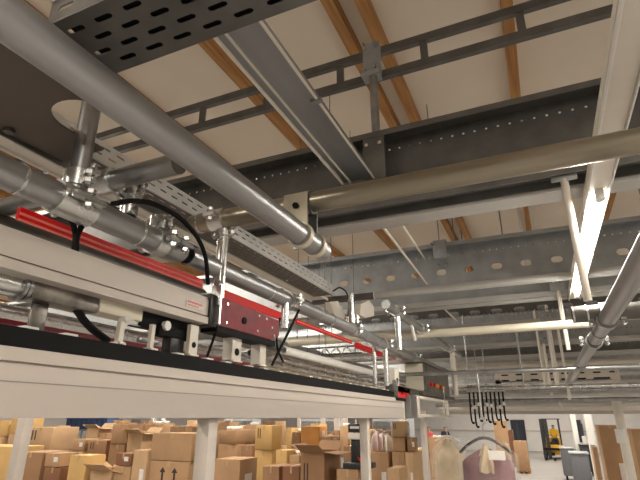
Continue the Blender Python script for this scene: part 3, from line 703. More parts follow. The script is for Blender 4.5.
# hook cluster (black garment hooks hanging from the level tubes)
zc3 = aY(540, 387, 5.2).z
for k in range(9):
    px = 470+k*4.2; x = aY(px, 400, 5.2).x
    y = 5.2
    t = thing('garment_hook', 'black garment hook hanging in the bunch behind the wrapped garment', 'hook', (x, y, zc3-.25), 'black garment hooks on the slim tube')
    lo_ = aY(px, 421+random.randint(-3, 5), y).z
    MB().path([(x, y, zc3-.02), (x, y, lo_), (x+.012, y, lo_-.012), (x+.02, y, lo_)], .008).build('stem', 'black', t)
    MB().rod((x, y-.012, zc3), (x, y+.012, zc3), .034, n=16, ri=.019).build('runner', 'galvb', t)
    MB().box(x-.012, x+.012, y-.008, y+.008, (zc3+lo_)/2-.02, (zc3+lo_)/2+.015, bev=.003).build('latch', 'white' if k % 3 else 'blackp', t)

# ------------------------------------------------------------------ wrapped garment on a hanger
Yg = 3.6
gc = aY(485, 445, Yg); gx = gc.x
def gz_(py): return aY(485, py, Yg).z
S = (aY(515, 450, Yg).x-aY(455, 450, Yg).x)/2     # half width
t = thing('wrapped_garment', 'mauve garment in clear plastic hanging from a black hanger', 'garment', (gx, Yg, gz_(432)))
def body(scale, z_top, z_bot, dep, m, name, drop=.0, nn=36, wob=.0, sh=.11):
    mb = MB(); secs = []; H = z_top-z_bot
    zs_ = [0, .02, .045, .07, .09, sh, sh+.05]+[sh+.05+(H-sh-.05)*k/7 for k in range(1, 8)]; ns = len(zs_)
    for f in zs_:
        w = .16+.84*min(1, f/sh)**.85 if f < sh else 1+.06*(f-sh)/H
        dd = dep*(.35+.65*min(1, f/.12))
        secs.append([Vector((gx+S*scale*w*math.copysign(abs(math.cos(a))**.8, math.cos(a))*(1+wob*math.sin(5*a+f*9)), Yg+dd*math.sin(a)*(1+wob*3*math.sin(7*a+f*16)), z_top-f+.012*math.sin(9*a)*(wob*10))) for a in [2*PI*k/nn for k in range(nn)]])
    vs = [p for s_ in secs for p in s_]
    fs = [(i*nn+k, i*nn+(k+1)%nn, (i+1)*nn+(k+1)%nn, (i+1)*nn+k) for i in range(ns-1) for k in range(nn)] + [tuple(range(nn)), tuple(reversed(range((ns-1)*nn, ns*nn)))]
    mb._add(vs, fs); return mb.build(name, m, t, ang=60)
body(.84, gz_(449), gz_(449)-1.05, .09, 'cloth', 'garment_body', wob=.03, sh=.08)
body(1.0, gz_(437), gz_(437)-1.25, .13, 'film', 'plastic_cover', wob=.04)
body(.34, gz_(445), gz_(463), .11, 'beige', 'collar_panel', wob=.05)
MB().path([(gx-S*.86, Yg-.02, gz_(453)), (gx-S*.5, Yg-.03, gz_(444)), (gx, Yg-.02, gz_(438)), (gx+S*.5, Yg-.03, gz_(444)), (gx+S*.86, Yg-.02, gz_(453))], .010).build('hanger', 'blackp', t)
hz = gz_(432)
MB().path([(gx, Yg, gz_(437)), (gx, Yg, gz_(425)), (gx+.02, Yg, gz_(421)), (gx, Yg, gz_(417)), (gx-.015, Yg, gz_(420))], .005).build('hook', 'galvb', t)
MB().box(gx+.03, gx+.13, Yg-.15, Yg-.148, gz_(458), gz_(449)).build('paper_tag', 'paper', t, smooth=False)
for pts in ([(447, 441), (456, 437), (463, 441), (470, 438)], [(452, 446), (460, 443), (468, 447)], [(503, 441), (509, 447), (511, 458), (513, 470)]):
    MB().path([aY(a_, b_, Yg-.12-.01*k) for k, (a_, b_) in enumerate(pts)], .007).build('plastic_fold', 'film', t)
# hanger carrier above
t = thing('hanger_carrier', 'steel carrier rod holding the wrapped garment under the level tubes', 'carrier', (gx, Yg, gz_(420)))
MB().rod((gx, Yg, gz_(420)+.005), (gx, Yg, .30), .006).build('stem', 'galvb', t)
MB().rod((gx-.9, Yg, .30), (gx+1.5, Yg, .30), .014).build('carrier_bar', 'galv', t)
# wrapped beige bundle beside it
bxp = aY(449, 455, 4.4)
t = thing('plastic_bag', 'clear plastic bag over pale cloth beside the wrapped garment', 'bag', bxp)
w = .10; gx_s, Yg_s, S_s = gx, Yg, S
gx, Yg, S = bxp.x, 4.4, .14
body(.85, aY(449, 440, 4.4).z, aY(449, 440, 4.4).z-1.0, .10, 'beige', 'cloth_body', wob=.05)
body(1., aY(449, 437, 4.4).z, aY(449, 437, 4.4).z-1.1, .13, 'film', 'plastic_cover', wob=.05)
MB().path([(gx-.1, Yg-.02, aY(449, 441, 4.4).z), (gx, Yg-.02, aY(449, 436, 4.4).z), (gx+.1, Yg-.02, aY(449, 441, 4.4).z)], .009).build('hanger', 'white', t)
MB().rod((gx, Yg, aY(449, 436, 4.4).z), (gx, Yg, .25), .005).build('hook', 'galvb', t)
gx, Yg, S = gx_s, Yg_s, S_s

# ------------------------------------------------------------------ cartons
def carton(x0, x1, y0, y1, z0, z1, m, label, opts='', group=None, rot=0):
    t = thing('carton', label, 'box', ((x0+x1)/2, (y0+y1)/2, z0), group); t.rotation_euler.z = rot
    w, d, h = x1-x0, y1-y0, z1-z0; g_ = .003
    z0 += g_; mm = CB[m] if isinstance(m, int) else M[m]
    if 'o' in opts:      # open box with flaps
        th = .006
        mb = MB(); mb.box(x0, x1, y0, y0+th, z0, z1).box(x0, x1, y1-th, y1, z0, z1).box(x0, x0+th, y0+th, y1-th, z0, z1).box(x1-th, x1, y0+th, y1-th, z0, z1).box(x0+th, x1-th, y0+th, y1-th, z0, z0+th)
        mb.build('body', mm, t, smooth=False)
        f = min(.14, h*.45)
        for (p, q, dd) in (((x0, y0, z1), (x1, y0, z1), (0, -1, .55)), ((x0, y1, z1), (x1, y1, z1), (0, .8, .6)), ((x0, y0, z1), (x0, y1, z1), (-.9, 0, .4)), ((x1, y0, z1), (x1, y1, z1), (1, 0, -.1))):
            p, q, dd = Vector(p), Vector(q), Vector(dd).normalized()*f
            nrm = (q-p).cross(dd).normalized()*.004
            MB().poly([p, q, q+dd, p+dd], nrm).build('flap', mm, t, smooth=False)
    else:
        MB().box(x0, x1, y0, y1, z0, z1-g_, bev=.004).build('body', mm, t)
        MB().box(x0+w*.45, x0+w*.55, y0-.001, y1+.001, z1-g_, z1-g_+.001).box(x0+w*.45, x0+w*.55, y0-.002, y0-.0003, z1-g_-.06, z1-g_).build('tape', 'tape', t, smooth=False)
    if 'm' in opts:      # two printed bars
        for k in (0, 1):
            MB().box(x0+w*(.14+.13*k), x0+w*(.19+.13*k), y0-.002, y0-.0004, z0+h*.45, z0+h*.85).build('printed_mark', 'mark', t, smooth=False)
    if 'a' in opts:      # two up arrows
        for k in (0, 1):
            c = x0+w*(.36+.30*k); aw = w*.075; zt_ = z0+h*.88; zb = z0+h*.5
            MB().poly([(c-aw, y0-.0004, zt_-.05), (c+aw, y0-.0004, zt_-.05), (c, y0-.0004, zt_)], (0, -.0015, 0)).box(c-aw*.3, c+aw*.3, y0-.0019, y0-.0004, zb, zt_-.05).build('printed_arrow', 'mark', t, smooth=False)
    if 'l' in opts:
        MB().box(x0+w*.58, x0+w*.86, y0-.002, y0-.0004, z0+h*.35, z0+h*.7).build('label', 'paper', t, smooth=False)
    if 'r' in opts:
        MB().box(x1+.0004, x1+.002, y0+d*.3, y0+d*.7, z0+h*.35, z0+h*.75).build('label', 'paper', t, smooth=False)
    if 'w' in opts:      # loose white wrapping on top
        mb = MB(); n_ = 9
        for j in range(3):
            c = Vector((x0+w*(.25+.25*j), y0+d*.4, z1+.012)); mb.rod(c-Vector((w*.1, 0, 0)), c+Vector((w*.12, .03, .02)), .03, .018, n=9)
        mb.build('wrapping', 'paper', t)
    return t
def rack(x0, x1, y0, y1, z, label, low=True):
    t = thing('storage_rack', label, 'rack', ((x0+x1)/2, (y0+y1)/2, FZ))
    MB().box(x0, x1, y0, y1, z-.04, z).build('shelf', 'galv', t, smooth=False)
    MB().box(x0, x1, y0, y1, FZ+.3, FZ+.34).build('shelf', 'galv', t, smooth=False)
    n_ = max(1, int((x1-x0)/2.2))
    for k in range(n_+1):
        x = x0+(x1-x0)*k/n_
        for y in (y0+.02, y1-.02): MB().box(x-.02, x+.02, y-.02, y+.02, FZ, z-.041).build('upright', 'bluegalv', t, smooth=False)
    return t
def stack(pa, pb, y, depth, tops, base, items, dx=0):
    """tops: image heights of the carton tops from the top down; base: level the stack stands on"""
    pm = (tops[0]+min(480, tops[-1]+20))/2
    x0, x1 = aY(pa, pm, y).x, aY(pb, pm, y).x
    zs_ = [aY((pa+pb)/2, q, y).z for q in tops]+[base]
    for k, (m, lb, op) in enumerate(items):
        j = random.uniform(-.012, .012) if k else 0
        if not set(op) & set('amlorw') and random.random() < .45: op += random.choice('lr')
        carton(x0+j, x1+j, y+abs(j), y+depth+abs(j), zs_[k+1], zs_[k], m, lb, op, rot=random.uniform(-.10, .16)*(1.8 if 'o' in op else 1))
rows = {'A': (4.5, -.98), 'B': (5.7, -1.05), 'C': (7.4, -1.25)}
rack(-7.4, -1.30, 4.42, 5.05, -.98, 'steel rack under the closest row of cartons')
rack(-8.9, -1.15, 5.62, 6.35, -1.05, 'steel rack under the second row of cartons')
rack(-11.4, -2.0, 7.3, 8.1, -1.25, 'steel rack under the third row of cartons')
A, ZA = rows['A']; B, ZB = rows['B']; Cc, ZC = rows['C']
stack(-30, 12, A, .42, [446], ZA, [(2, 'yellowish carton at the end of the closest row, cut by the frame edge', '')])
stack(17, 41, A, .45, [452], ZA, [(3, 'shaded brown carton with two dark bars on its lower half', 'm')])
stack(44, 58, A, .28, [453, 467], ZA, [(0, 'tan carton with white label on its front, on a dark brown one', 'l'), (4, 'dark red-brown carton under the labelled tan one', '')])
stack(69, 86, A, .28, [455], ZA, [(2, 'yellow-topped carton with a white scrap on its side', 'r')])  # yellow light on the top is put into the whole board colour
stack(90, 113, A, .3, [470], ZA, [(1, 'open pale carton between the yellow-topped and tan ones', 'o')])
stack(115, 131, A, .3, [453, 466], ZA, [(4, 'dark-sided carton beside the open pale carton', ''), (0, 'tan carton beneath the dark-sided one', '')])
stack(133, 148, A, .25, [450], ZA, [(1, 'narrow tan carton next to the arrow-printed carton', '')])
stack(150, 193, A, .45, [433, 461], ZA, [(0, 'wide plain tan carton on top of the arrow-printed one', ''), (0, 'tan carton printed with two upward arrows', 'a')])
stack(213, 238, A, .38, [459], ZA, [(0, 'tan carton with flat top beside the pale steel leg', 'r')])
stack(262, 278, A, .32, [466], ZA, [(3, 'brown carton under the pair of yellow ones', '')])
stack(281, 297, A, .32, [466], ZA, [(4, 'dark brown carton with a white square label', 'l')])
stack(301, 325, A, .34, [452], ZA, [(3, 'open brown carton with raised flaps and two dark bars', 'om')])
stack(336, 357, A, .3, [469], ZA, [(0, 'low tan carton under the black scanner stand', '')])
stack(387, 399, A, .3, [468], ZA, [(1, 'small tan carton near the tall stack past the second leg', '')])
# row B
stack(-14, 3, B, .5, [420, 436], ZB, [(2, 'pale yellow carton high up at the frame edge', ''), (1, 'tan carton beneath the pale yellow edge one', '')])
stack(6, 17, B, .4, [418, 434, 456], ZB, [(2, 'yellow carton with white label near the leaning grey upright', 'l'), (1, 'light carton second from top by the leaning grey upright', ''), (0, 'tan carton third from top by the leaning grey upright', '')])
stack(26, 49, B, .50, [427, 451], ZB, [(1, 'large carton with two dark bars and a bright side panel', 'm'), (3, 'brown carton supporting the barred one', '')])
stack(71, 83, B, .3, [439, 451], ZB, [(0, 'small carton with a big white label', 'l'), (1, 'pale carton under the big-label one', '')])
stack(86, 104, B, .35, [440, 457], ZB, [(3, 'brown carton with two bars in the middle of the heap', 'm'), (0, 'tan carton below the barred middle one', '')])
stack(110, 124, B, .35, [424, 444], ZB, [(0, 'tall tan carton near the top of the heap', 'r'), (3, 'brown carton below the tall tan one', '')])
stack(126, 140, B, .35, [433, 452], ZB, [(1, 'open carton with tilted flap before the wide plain one', 'o'), (0, 'tan carton under the open tilted-flap one', '')])
stack(216, 236, B, .42, [430, 444], ZB, [(0, 'broad tan carton with ragged top near the pale leg', 'w'), (0, 'broad tan carton with white papers at its side', 'r')])
stack(255, 272, B, .25, [425, 450], ZB, [(2, 'tall bright yellow carton with small bars', 'm'), (2, 'bright yellow carton under the tall one', '')])
stack(276, 287, B, .3, [450], ZB, [(2, 'small yellow carton beside the tall bright yellow one', 'r')])
stack(371, 388, B, .3, [452], ZB, [(0, 'tan carton beside the second pale leg below the plastic bags', '')])
stack(391, 403, B, .35, [421, 437, 452], ZB, [(1, 'light carton with two small bars on top of the tall stack', 'm'), (0, 'tan carton in the middle of the tall stack', ''), (0, 'tan carton low in the tall stack', '')])
stack(406, 414, B, .3, [438, 452], ZB, [(3, 'brown carton tucked behind the tall stack', ''), (1, 'pale carton under the tucked brown one', '')])
stack(241, 251, B, .3, [445], ZB, [(3, 'shaded carton between broad tan and bright yellow ones', '')])
stack(343, 356, B, .3, [446], ZB, [(3, 'brown carton behind the black scanner stand', '')])
stack(290, 300, B, .3, [455], ZB, [(0, 'tan carton with crumpled white paper on it', 'w')])
# row C
cl = ['small carton on the third rack %s']
third = [(-4, 10, 428, 0, 'w', 'by the frame edge'), (46, 58, 431, 2, '', 'just above the bright side panel'), (84, 94, 428, 1, 'o', 'open with pale contents'), (98, 106, 433, 0, '', 'beside the open one with pale contents'),
         (128, 138, 424, 3, '', 'behind the tilted flap'), (143, 156, 424, 1, 'w', 'holding white paper rolls'), (168, 182, 426, 0, '', 'behind the wide plain carton'), (190, 200, 427, 3, '', 'before the first pale leg'),
         (216, 226, 422, 1, 'w', 'with white scraps past the first leg'), (262, 274, 421, 0, '', 'over the tall yellow carton'), (292, 300, 432, 3, 'w', 'with white scraps near the orange one'), (300, 318, 426, 'orange', 'r', 'in orange board'),
         (320, 330, 436, 0, '', 'beside the orange one'), (352, 361, 424, 3, '', 'behind the second leg'), (372, 384, 431, 0, '', 'behind the hanging plastic bags'), (243, 252, 430, 0, 'l', 'with a white label in the gap')]
for (a_, b_, t_, m, op, s_) in third:
    stack(a_, b_, Cc, .4, [t_, 446], ZC, [(m, 'small carton on the third rack ' + s_, op), (random.choice([0, 1, 3]), 'carton supporting the one ' + s_, '')])
rack(-13.6, -2.4, 8.75, 9.35, -.62, 'steel rack of many small cartons behind the third rack')
px = 2; k = 0
while px < 398:
    w_ = random.uniform(6, 11)
    if not (60 < px < 106) and random.random() < .85:
        top = random.uniform(-.34, -.04); xa_, xb_ = aY(px, 428, 8.8).x, aY(px+w_, 428, 8.8).x
        carton(xa_, xb_, 8.8, 9.1, -.62, top, random.choice([0, 1, 2, 3, 0, 3]), 'small carton in the long line on the fourth rack', random.choice(['', 'l', 'w', '', 'm']), 'small cartons lined up on the fourth rack', random.uniform(-.06, .06))
    px += w_+1.2; k += 1
# blue crates and far racks
rack(-17.0+1.5, -3.4, 10.6, 11.5, -.30, 'tall steel rack behind the cartons carrying blue crates')
for k in range(8):
    px = 66+k*5.2; a_ = aY(px, 424, 10.7); b_ = aY(px+4.2, 424, 10.7)
    t = thing('blue_crate', 'dark blue plastic crate in the row on the tall rack', 'crate', (a_.x, 10.9, -.30), 'dark blue crates on the tall rack')
    MB().box(a_.x, b_.x, 10.7, 11.1, -.298, -.02, bev=.006).build('body', 'blue', t)
    MB().box(a_.x-.01, b_.x+.01, 10.68, 11.12, -.02, .0, bev=.004).build('rim', 'blue', t)
for k in range(6):
    a_ = aY(70+k*6, 440, 10.7); b_ = aY(75+k*6, 440, 10.7)
for k, (px, w) in enumerate([(22, .05), (150, .05), (160, .05), (337, .045), (345, .05), (323, .04), (299, .03), (404, .05)]):
    y = 3.4 if k == 0 else 9.5; p = aY(px, 440, y)
    t = thing('rack_upright', ['leaning-looking grey upright among the cartons at the edge', 'white rack upright above the wide plain carton', 'second white rack upright above the wide plain carton', 'grey rack upright before the scanner stand', 'pale rack upright touching the scanner stand', 'slim rack upright beside the open flapped carton', 'thin rack upright beside the orange carton', 'grey upright behind the tall carton stack'][k], 'upright', (p.x, y, FZ))
    hgt = .05 if k else .0
    MB().box(p.x-w, p.x+w, y-w, y+w, FZ+.006, .3 if k else .22, bev=.004).build('profile', 'galvb' if k in (1, 2) else 'alu', t)
    MB().box(p.x-w*1.6, p.x+w*1.6, y-w*1.6, y+w*1.6, FZ, FZ+.006).build('base_plate', 'galv', t, smooth=False)
# cabinets behind (grey white lockers)
for k, (a_, b_) in enumerate([(88, 100), (104, 122), (130, 150), (228, 252), (300, 335), (373, 410)]):
    y = 13; p, q = aY(a_, 430, y), aY(b_, 430, y)
    t = thing('steel_cabinet', ['grey cabinet beside the blue crates', 'second grey cabinet past the blue crates', 'grey cabinet behind the heap', 'grey cabinet behind the yellow cartons', 'grey cabinet behind the orange carton', 'grey cabinet behind the tall carton stack'][k], 'cabinet', (p.x, y, FZ))
    MB().box(p.x, q.x, y, y+.5, FZ, -.02, bev=.005).build('body', 'bluegalv', t)
    for j in range(2):
        c0 = p.x+(q.x-p.x)*j/2
        d_ = MB().box(c0+.02, c0+(q.x-p.x)/2-.02, y-.015, y-.001, FZ+.1, -.08).build('door', 'galv', t, smooth=False)
        MB().box(c0+.08, c0+.10, y-.035, y-.016, -1.1, -.95).build('handle', 'black', d_, smooth=False)

# scanner stand
p = aY(346, 462, 4.3); zb_ = aY(346, 469, 4.5).z
t = thing('scanner_stand', 'black column stand with screens and a grey printer head among cartons', 'scanner stand', (p.x, 4.62, zb_))
bs = zb_+.002; zf = lambda py: aY(346, py, 4.6).z
MB().box(p.x-.11, p.x+.14, 4.5, 4.72, bs, bs+.05, bev=.008).build('base', 'blackp', t)
MB().box(p.x-.05, p.x+.03, 4.56, 4.64, bs+.05, zf(436), bev=.006).build('column', 'blackp', t)
MB().box(p.x-.07, p.x+.06, 4.53, 4.66, zf(439), zf(433), bev=.012).build('printer_head', 'white', t)
MB().box(p.x-.07, p.x+.05, 4.55, 4.58, zf(432), zf(424), bev=.004).build('screen', 'blackp', t)
MB().box(p.x-.05, p.x+.04, 4.548, 4.55, zf(428.5), zf(426), bev=0).build('screen_strip', 'paper', t, smooth=False)
MB().box(p.x-.01, p.x+.01, 4.58, 4.6, zf(433), zf(420), bev=.002).build('neck', 'galvb', t)
MB().path([(p.x+.04, 4.5, zf(456)), (p.x+.08, 4.5, zf(462)), (p.x+.11, 4.5, zf(467))], .008).build('red_handle', 'redb', t)
# hanging plastic bags
for k, px in enumerate((378, 383, 387)):
    p = aY(px, 435, 5.45); zt_ = aY(px, 435+k*2, 5.45).z; zb_ = aY(px, 451.5, 5.6).z
    t = thing('plastic_bag', ['pinkish clear plastic bag standing behind the second leg', 'middle clear plastic bag beside the pinkish one', 'white plastic bag against the tall carton stack'][k], 'bag', (p.x, 5.9, zb_))
    mb = MB(); nn = 14; secs = [(.0, .05), (.15, .065), (.6, .06), (.85, .035), (.93, .015), (1, .028)]
    y_ = 5.85; x_ = aY(px, 440, 5.85).x; z0_ = ZB+.0
    z0_ = aY(380, 452, B).z+.002
    vs = [Vector((x_+r_*1.2*math.cos(2*PI*i/nn)*(1+.15*math.sin(3*i)), y_+r_*math.sin(2*PI*i/nn)*(1+.15*math.sin(3*i)), z0_+(zt_-z0_+.05)*f)) for f, r_ in secs for i in range(nn)]
    fs = [(j*nn+i, j*nn+(i+1)%nn, (j+1)*nn+(i+1)%nn, (j+1)*nn+i) for j in range(5) for i in range(nn)]+[tuple(range(nn)), tuple(reversed(range(5*nn, 6*nn)))]
    mb._add(vs, fs); mb.build('bag_film', M['paper'] if k == 2 else mat('bag tint%d' % k, (.62, .48, .45), .3, 0, .2, 15), t, ang=60)

# floor-standing cartons on the open side
def floorbox(pa, pb, ptop, y, dep, m, label, op='', z0=FZ+.12, pallet=True):
    p, q = aY(pa, ptop, y), aY(pb, ptop, y)
    t = carton(p.x, q.x, y, y+dep, z0, p.z, m, label, op)
    if pallet:
        u_ = thing('pallet', 'wooden pallet under the ' + label[:60].split(' with ')[0].split(' beyond ')[0].split(' before ')[0], 'pallet', ((p.x+q.x)/2, y+dep/2, FZ))
        for k in range(3):
            x = p.x+(q.x-p.x)*(.08+.42*k); MB().box(x-.05, x+.05, y, y+dep, FZ, FZ+.09).build('runner', 'wood', u_, smooth=False)
        MB().box(p.x-.03, q.x+.03, y-.03, y+dep+.03, FZ+.091, FZ+.119).build('deck', 'wood', u_, smooth=False)
    return t
floorbox(428, 446, 437, 18, 1.0, 0, 'tall tan box with white film over its top', 'w')
floorbox(407, 421, 449, 9, .6, 1, 'upright light tan panel box past the thin leg')
floorbox(513, 526, 441, 24, .8, 0, 'tall brown box standing in the open aisle')
floorbox(493, 505, 421, 21, .8, 0, 'high tan box behind the wrapped garment', '')
floorbox(504, 512, 430, 27, .8, 4, 'dark brown box before the far wall opening', '')
floorbox(598, 621, 425, 10, .7, 0, 'large brown folded board pack beside the pale column', 'l')
floorbox(631, 655, 429, 9, .7, 0, 'second large brown board pack at the frame edge', '')
floorbox(592, 597, 447, 12.5, .6, 1, 'narrow cream box before the brown board pack', 'w')
# column with plate
p = aY(624, 440, 7.6)
t = thing('steel_upright', 'pale upright with a small box plate before the brown board packs', 'upright', (p.x, 7.6, FZ))
MB().box(p.x-.05, p.x+.05, 7.55, 7.65, FZ+.01, .38, bev=.004).build('profile', 'cream', t)
MB().box(p.x-.09, p.x+.02, 7.50, 7.549, aY(624, 443, 7.6).z, aY(624, 429, 7.6).z, bev=.004).build('plate', 'white', t)
MB().box(p.x-.09, p.x+.09, 7.5, 7.7, FZ, FZ+.01).build('base_plate', 'galv', t, smooth=False)
p = aY(590, 430, 16)
t = thing('steel_upright', 'white upright beyond the narrow cream box', 'upright', (p.x, 16, FZ))
MB().box(p.x-.09, p.x+.09, 15.9, 16.1, FZ, .7, bev=.004).build('profile', 'white', t)
p = aY(575, 430, 25)
t = thing('steel_upright', 'white upright beside the forklift area', 'upright', (p.x, 25, FZ))
MB().box(p.x-.1, p.x+.1, 24.9, 25.1, FZ, 1.2, bev=.004).build('profile', 'white', t)
# grey bins
for k, (a_, b_, t_, y, lb) in enumerate([(560, 574, 449, 22, 'dark grey bin trolley nearer the forklift'), (570, 588, 454, 19, 'dark grey bin trolley before the narrow cream box'), (580, 592, 446, 24, 'black-topped trolley behind the grey bins')]):
    p, q = aY(a_, t_, y), aY(b_, t_, y); zt_ = p.z
    t = thing('bin_trolley', lb, 'trolley', (p.x, y, FZ))
    MB().box(p.x, q.x, y, y+.9, FZ+.16, zt_, bev=.03).build('tub', 'bin' if k < 2 else 'blackp', t)
    MB().box(p.x-.03, q.x+.03, y-.03, y+.93, zt_+.001, zt_+.05, bev=.01).build('lid', 'bluegalv' if k < 2 else 'blackp', t)
    for x in (p.x+.1, q.x-.1):
        for yy in (y+.12, y+.78): MB().rod((x-.03, yy, FZ+.08), (x+.03, yy, FZ+.08), .08, n=16).build('wheel', 'black', t)
# table with white goods
p, q = aY(574, 441, 27), aY(592, 441, 27)
t = thing('work_table', 'table piled beside the forklift, pale top', 'table', (p.x, 27, FZ))
MB().box(p.x, q.x, 27, 27.9, -1.35, -1.3).build('table_top', 'bin', t, smooth=False)
for x in (p.x+.05, q.x-.05):
    for y in (27.05, 27.85): MB().box(x-.03, x+.03, y-.03, y+.03, FZ, -1.351).build('leg', 'black', t, smooth=False)
for k in range(4):
    x = p.x+(q.x-p.x)*(k+.5)/4
    t = tag(MB().box(x-.09, x+.09, 27.1, 27.6, -1.298, -1.298+[.35, .22, .5, .3][k], bev=.04).build('parcel', ['white', 'bluegalv', 'white', 'paper'][k]), ['low white parcel on the pale table', 'blue grey parcel on the pale table', 'tallest white parcel on the pale table', 'papery parcel at the table end'][k], 'parcel')

# ------------------------------------------------------------------ people & forklift
def skin_body(name, verts, edges, radii, m, parent, sub=2):
    me = bpy.data.meshes.new(name); off = Vector((0, 0, E))-ORG[parent.name]
    me.from_pydata([Vector(v)+off for v in verts], edges, [])
    o = bpy.data.objects.new(name, me); C.objects.link(o)
    o.modifiers.new('s', 'SKIN'); o.modifiers.new('u', 'SUBSURF').levels = sub; o.modifiers['u'].render_levels = sub
    if not me.skin_vertices: me.skin_vertices.new(name='s')
    for i, r_ in enumerate(radii): me.skin_vertices[0].data[i].radius = (r_, r_)
    me.skin_vertices[0].data[0].use_root = True
    dg = bpy.context.evaluated_depsgraph_get(); dg.update()
    nm = bpy.data.meshes.new_from_object(o.evaluated_get(dg)); bpy.data.objects.remove(o)
    no = bpy.data.objects.new(name, nm); C.objects.link(no); no.parent = parent; nm.materials.clear(); nm.materials.append(M[m])
    for p_ in nm.polygons: p_.use_smooth = True
    ORG[no.name] = ORG[parent.name]; return no
def person(label, x, y, zf_, top, seated=False, hgt=1.72):
    t = thing('person', label, 'person', (x, y, zf_)); k = hgt/1.72
    def P(a, b, c): return (x+a*k, y+b*k, zf_+c*k)
    if seated:
        J = dict(pel=(0,0,.55), wa=(0,.02,.75), ch=(0,.0,1.0), nk=(0,0,1.17), hd=(0,-.02,1.27), ht=(0,-.02,1.36))
        limbs = []
        for s in (-1, 1): limbs += [[(s*.09,-.02,.53), (s*.12,-.42,.56), (s*.12,-.45,.12), (s*.12,-.58,.05)], [(s*.18,0,1.1), (s*.24,-.05,.85), (s*.15,-.35,.85), (s*.13,-.43,.88)]]
    else:
        J = dict(pel=(0,0,.92), wa=(0,0,1.08), ch=(0,0,1.3), nk=(0,0,1.48), hd=(0,-.01,1.58), ht=(0,-.01,1.66))
        limbs = []
        for s in (-1, 1): limbs += [[(s*.09,0,.85), (s*.10,0,.48), (s*.10,.02,.09), (s*.11,-.12,.04)], [(s*.18,0,1.40), (s*.24,.02,1.12), (s*.20,-.16,.95), (s*.19,-.24,.92)]]
    vs = [P(*J[q]) for q in ('pel', 'wa', 'ch', 'nk', 'hd', 'ht')]; ed = [(i, i+1) for i in range(5)]; rd = [.15, .13, .16, .055, .095, .07]
    for n_, L in enumerate(limbs):
        base = len(vs); vs += [P(*q) for q in L]; ed += [(base+i, base+i+1) for i in range(3)]; ed.append((0 if n_ % 2 == 0 else 2, base))
        rd += [.085, .065, .045, .035] if n_ % 2 == 0 else [.06, .045, .035, .03]
    skin_body('body', vs, ed, [r_*k for r_ in rd], 'skin', t)
    cv = [P(*J['pel']), P(*J['wa']), P(*J['ch']), P(J['nk'][0], J['nk'][1], J['nk'][2]-.03)]; ce = [(0, 1), (1, 2), (2, 3)]; cr = [.175, .165, .185, .09]
    for n_ in (1, 3):
        base = len(cv); cv += [P(*q) for q in limbs[n_][:3]]; ce += [(base, base+1), (base+1, base+2), (2, base)]; cr += [.08, .065, .055]
    skin_body('jacket', cv, ce, [r_*k for r_ in cr], top, t)
    cv = [P(J['pel'][0], J['pel'][1], J['pel'][2]-.03)]; ce = []; cr = [.16]
    for n_ in (0, 2):
        base = len(cv); cv += [P(*q) for q in limbs[n_][:3]]; ce += [(0, base), (base, base+1), (base+1, base+2)]; cr += [.105, .085, .065]
    skin_body('trousers', cv, ce, [r_*k for r_ in cr], 'navy', t)
    h_ = P(J['ht'][0], J['ht'][1]+.02, J['ht'][2]-.02)
    skin_body('hair', [h_, (h_[0], h_[1]+.02, h_[2]+.03)], [(0, 1)], [.098*k, .08*k], 'hair', t)
    f = P(*J['hd'])
    for s in (-1, 1): MB().rod((f[0]+s*.035, f[1]-.085, f[2]+.02), (f[0]+s*.035, f[1]-.10, f[2]+.02), .012, n=8).build('eye', 'hair', t)
    MB().rod((f[0], f[1]-.08, f[2]), (f[0], f[1]-.125, f[2]-.02), .012, .018, n=8).build('nose', 'skin', t)
    MB().box(f[0]-.03, f[0]+.03, f[1]-.10, f[1]-.085, f[2]-.055, f[2]-.045).build('mouth', 'pinkc', t, smooth=False)
    return t
fy = 33; p = aY(555, 452, fy); fx = p.x
t = thing('forklift', 'yellow forklift with black mast and overhead guard near the end wall', 'forklift', (fx, fy, FZ))
MB().box(fx-.45, fx+.45, fy-.3, fy+1.5, FZ+.25, FZ+.75, bev=.06).box(fx-.42, fx+.42, fy+.9, fy+1.6, FZ+.75, FZ+1.1, bev=.06).build('chassis', 'yellow', t)
MB().box(fx-.25, fx+.25, fy+.35, fy+.85, FZ+.751, FZ+.88, bev=.03).build('seat', 'blackp', t)
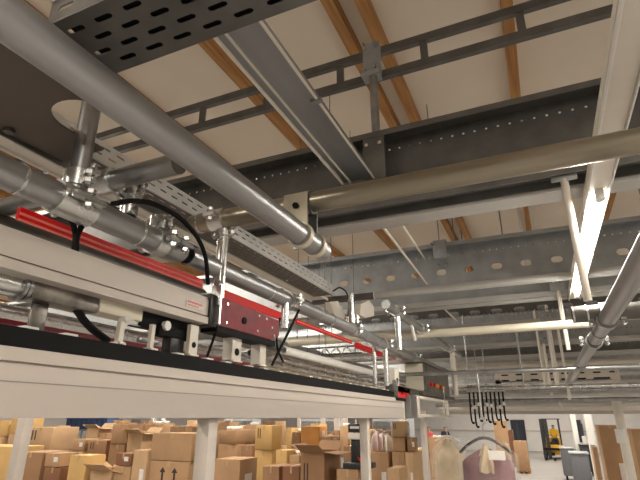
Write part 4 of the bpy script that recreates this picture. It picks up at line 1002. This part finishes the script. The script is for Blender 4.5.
for s in (-1, 1):
    MB().box(fx+s*.42-.04, fx+s*.42+.04, fy-.12, fy-.04, FZ+.75, FZ+2.12).build('guard_post', 'blackp', t, smooth=False)
    MB().box(fx+s*.42-.04, fx+s*.42+.04, fy+1.3, fy+1.38, FZ+1.05, FZ+2.12).build('guard_post', 'blackp', t, smooth=False)
    for yy in (fy+.1, fy+1.2): MB().rod((fx+s*.5-.1, yy, FZ+.28), (fx+s*.5+.1, yy, FZ+.28), .28, n=20).build('wheel', 'black', t)
MB().box(fx-.5, fx+.5, fy-.16, fy+1.42, FZ+2.12, FZ+2.17).build('guard_roof', 'blackp', t, smooth=False)
mx = aY(542, 430, fy).x
for s in (0, .24): MB().box(mx-.09+s*.0+s, mx+.09+s*.0+s, fy-.6, fy-.42, FZ+.05, FZ+2.15).build('mast', 'blackp', t, smooth=False)
MB().box(mx-.09, fx+.4, fy-.62, fy-.4, FZ+.5, FZ+.6).box(mx-.1, mx+.5, fy-.55, fy-.3, FZ+.2, FZ+.35).build('carriage', 'black', t, smooth=False)
for s in (0, .45): MB().box(mx-.05+s, mx+.07+s, fy-1.5, fy-.62, FZ+.03, FZ+.08).build('fork', 'black', t, smooth=False)
person('seated person in a yellow jacket driving the forklift', fx+.1, fy+.62, FZ+.42, 'jacket', True)
p = aY(428.5, 430, 29); person('standing person in a pink red shirt behind the tan boxes', p.x, 29, FZ, 'pinkc', hgt=1.74)
p = aY(445, 430, 31); person('standing person in dark clothes by the far boxes', p.x, 31, FZ, 'navy', hgt=1.72)

# ------------------------------------------------------------------ light & colour
w = bpy.data.worlds.new('world'); sc.world = w; w.use_nodes = True
w.node_tree.nodes['Background'].inputs[0].default_value = (1, .86, .70, 1); w.node_tree.nodes['Background'].inputs[1].default_value = .4
sc.view_settings.view_transform = 'Standard'; sc.view_settings.look = 'None'; sc.view_settings.gamma = 1; sc.view_settings.exposure = .86
try: sc.view_settings.use_curve_mapping = False
except Exception: pass
sc.cycles.use_denoising = True
sc.cycles.max_bounces = 7
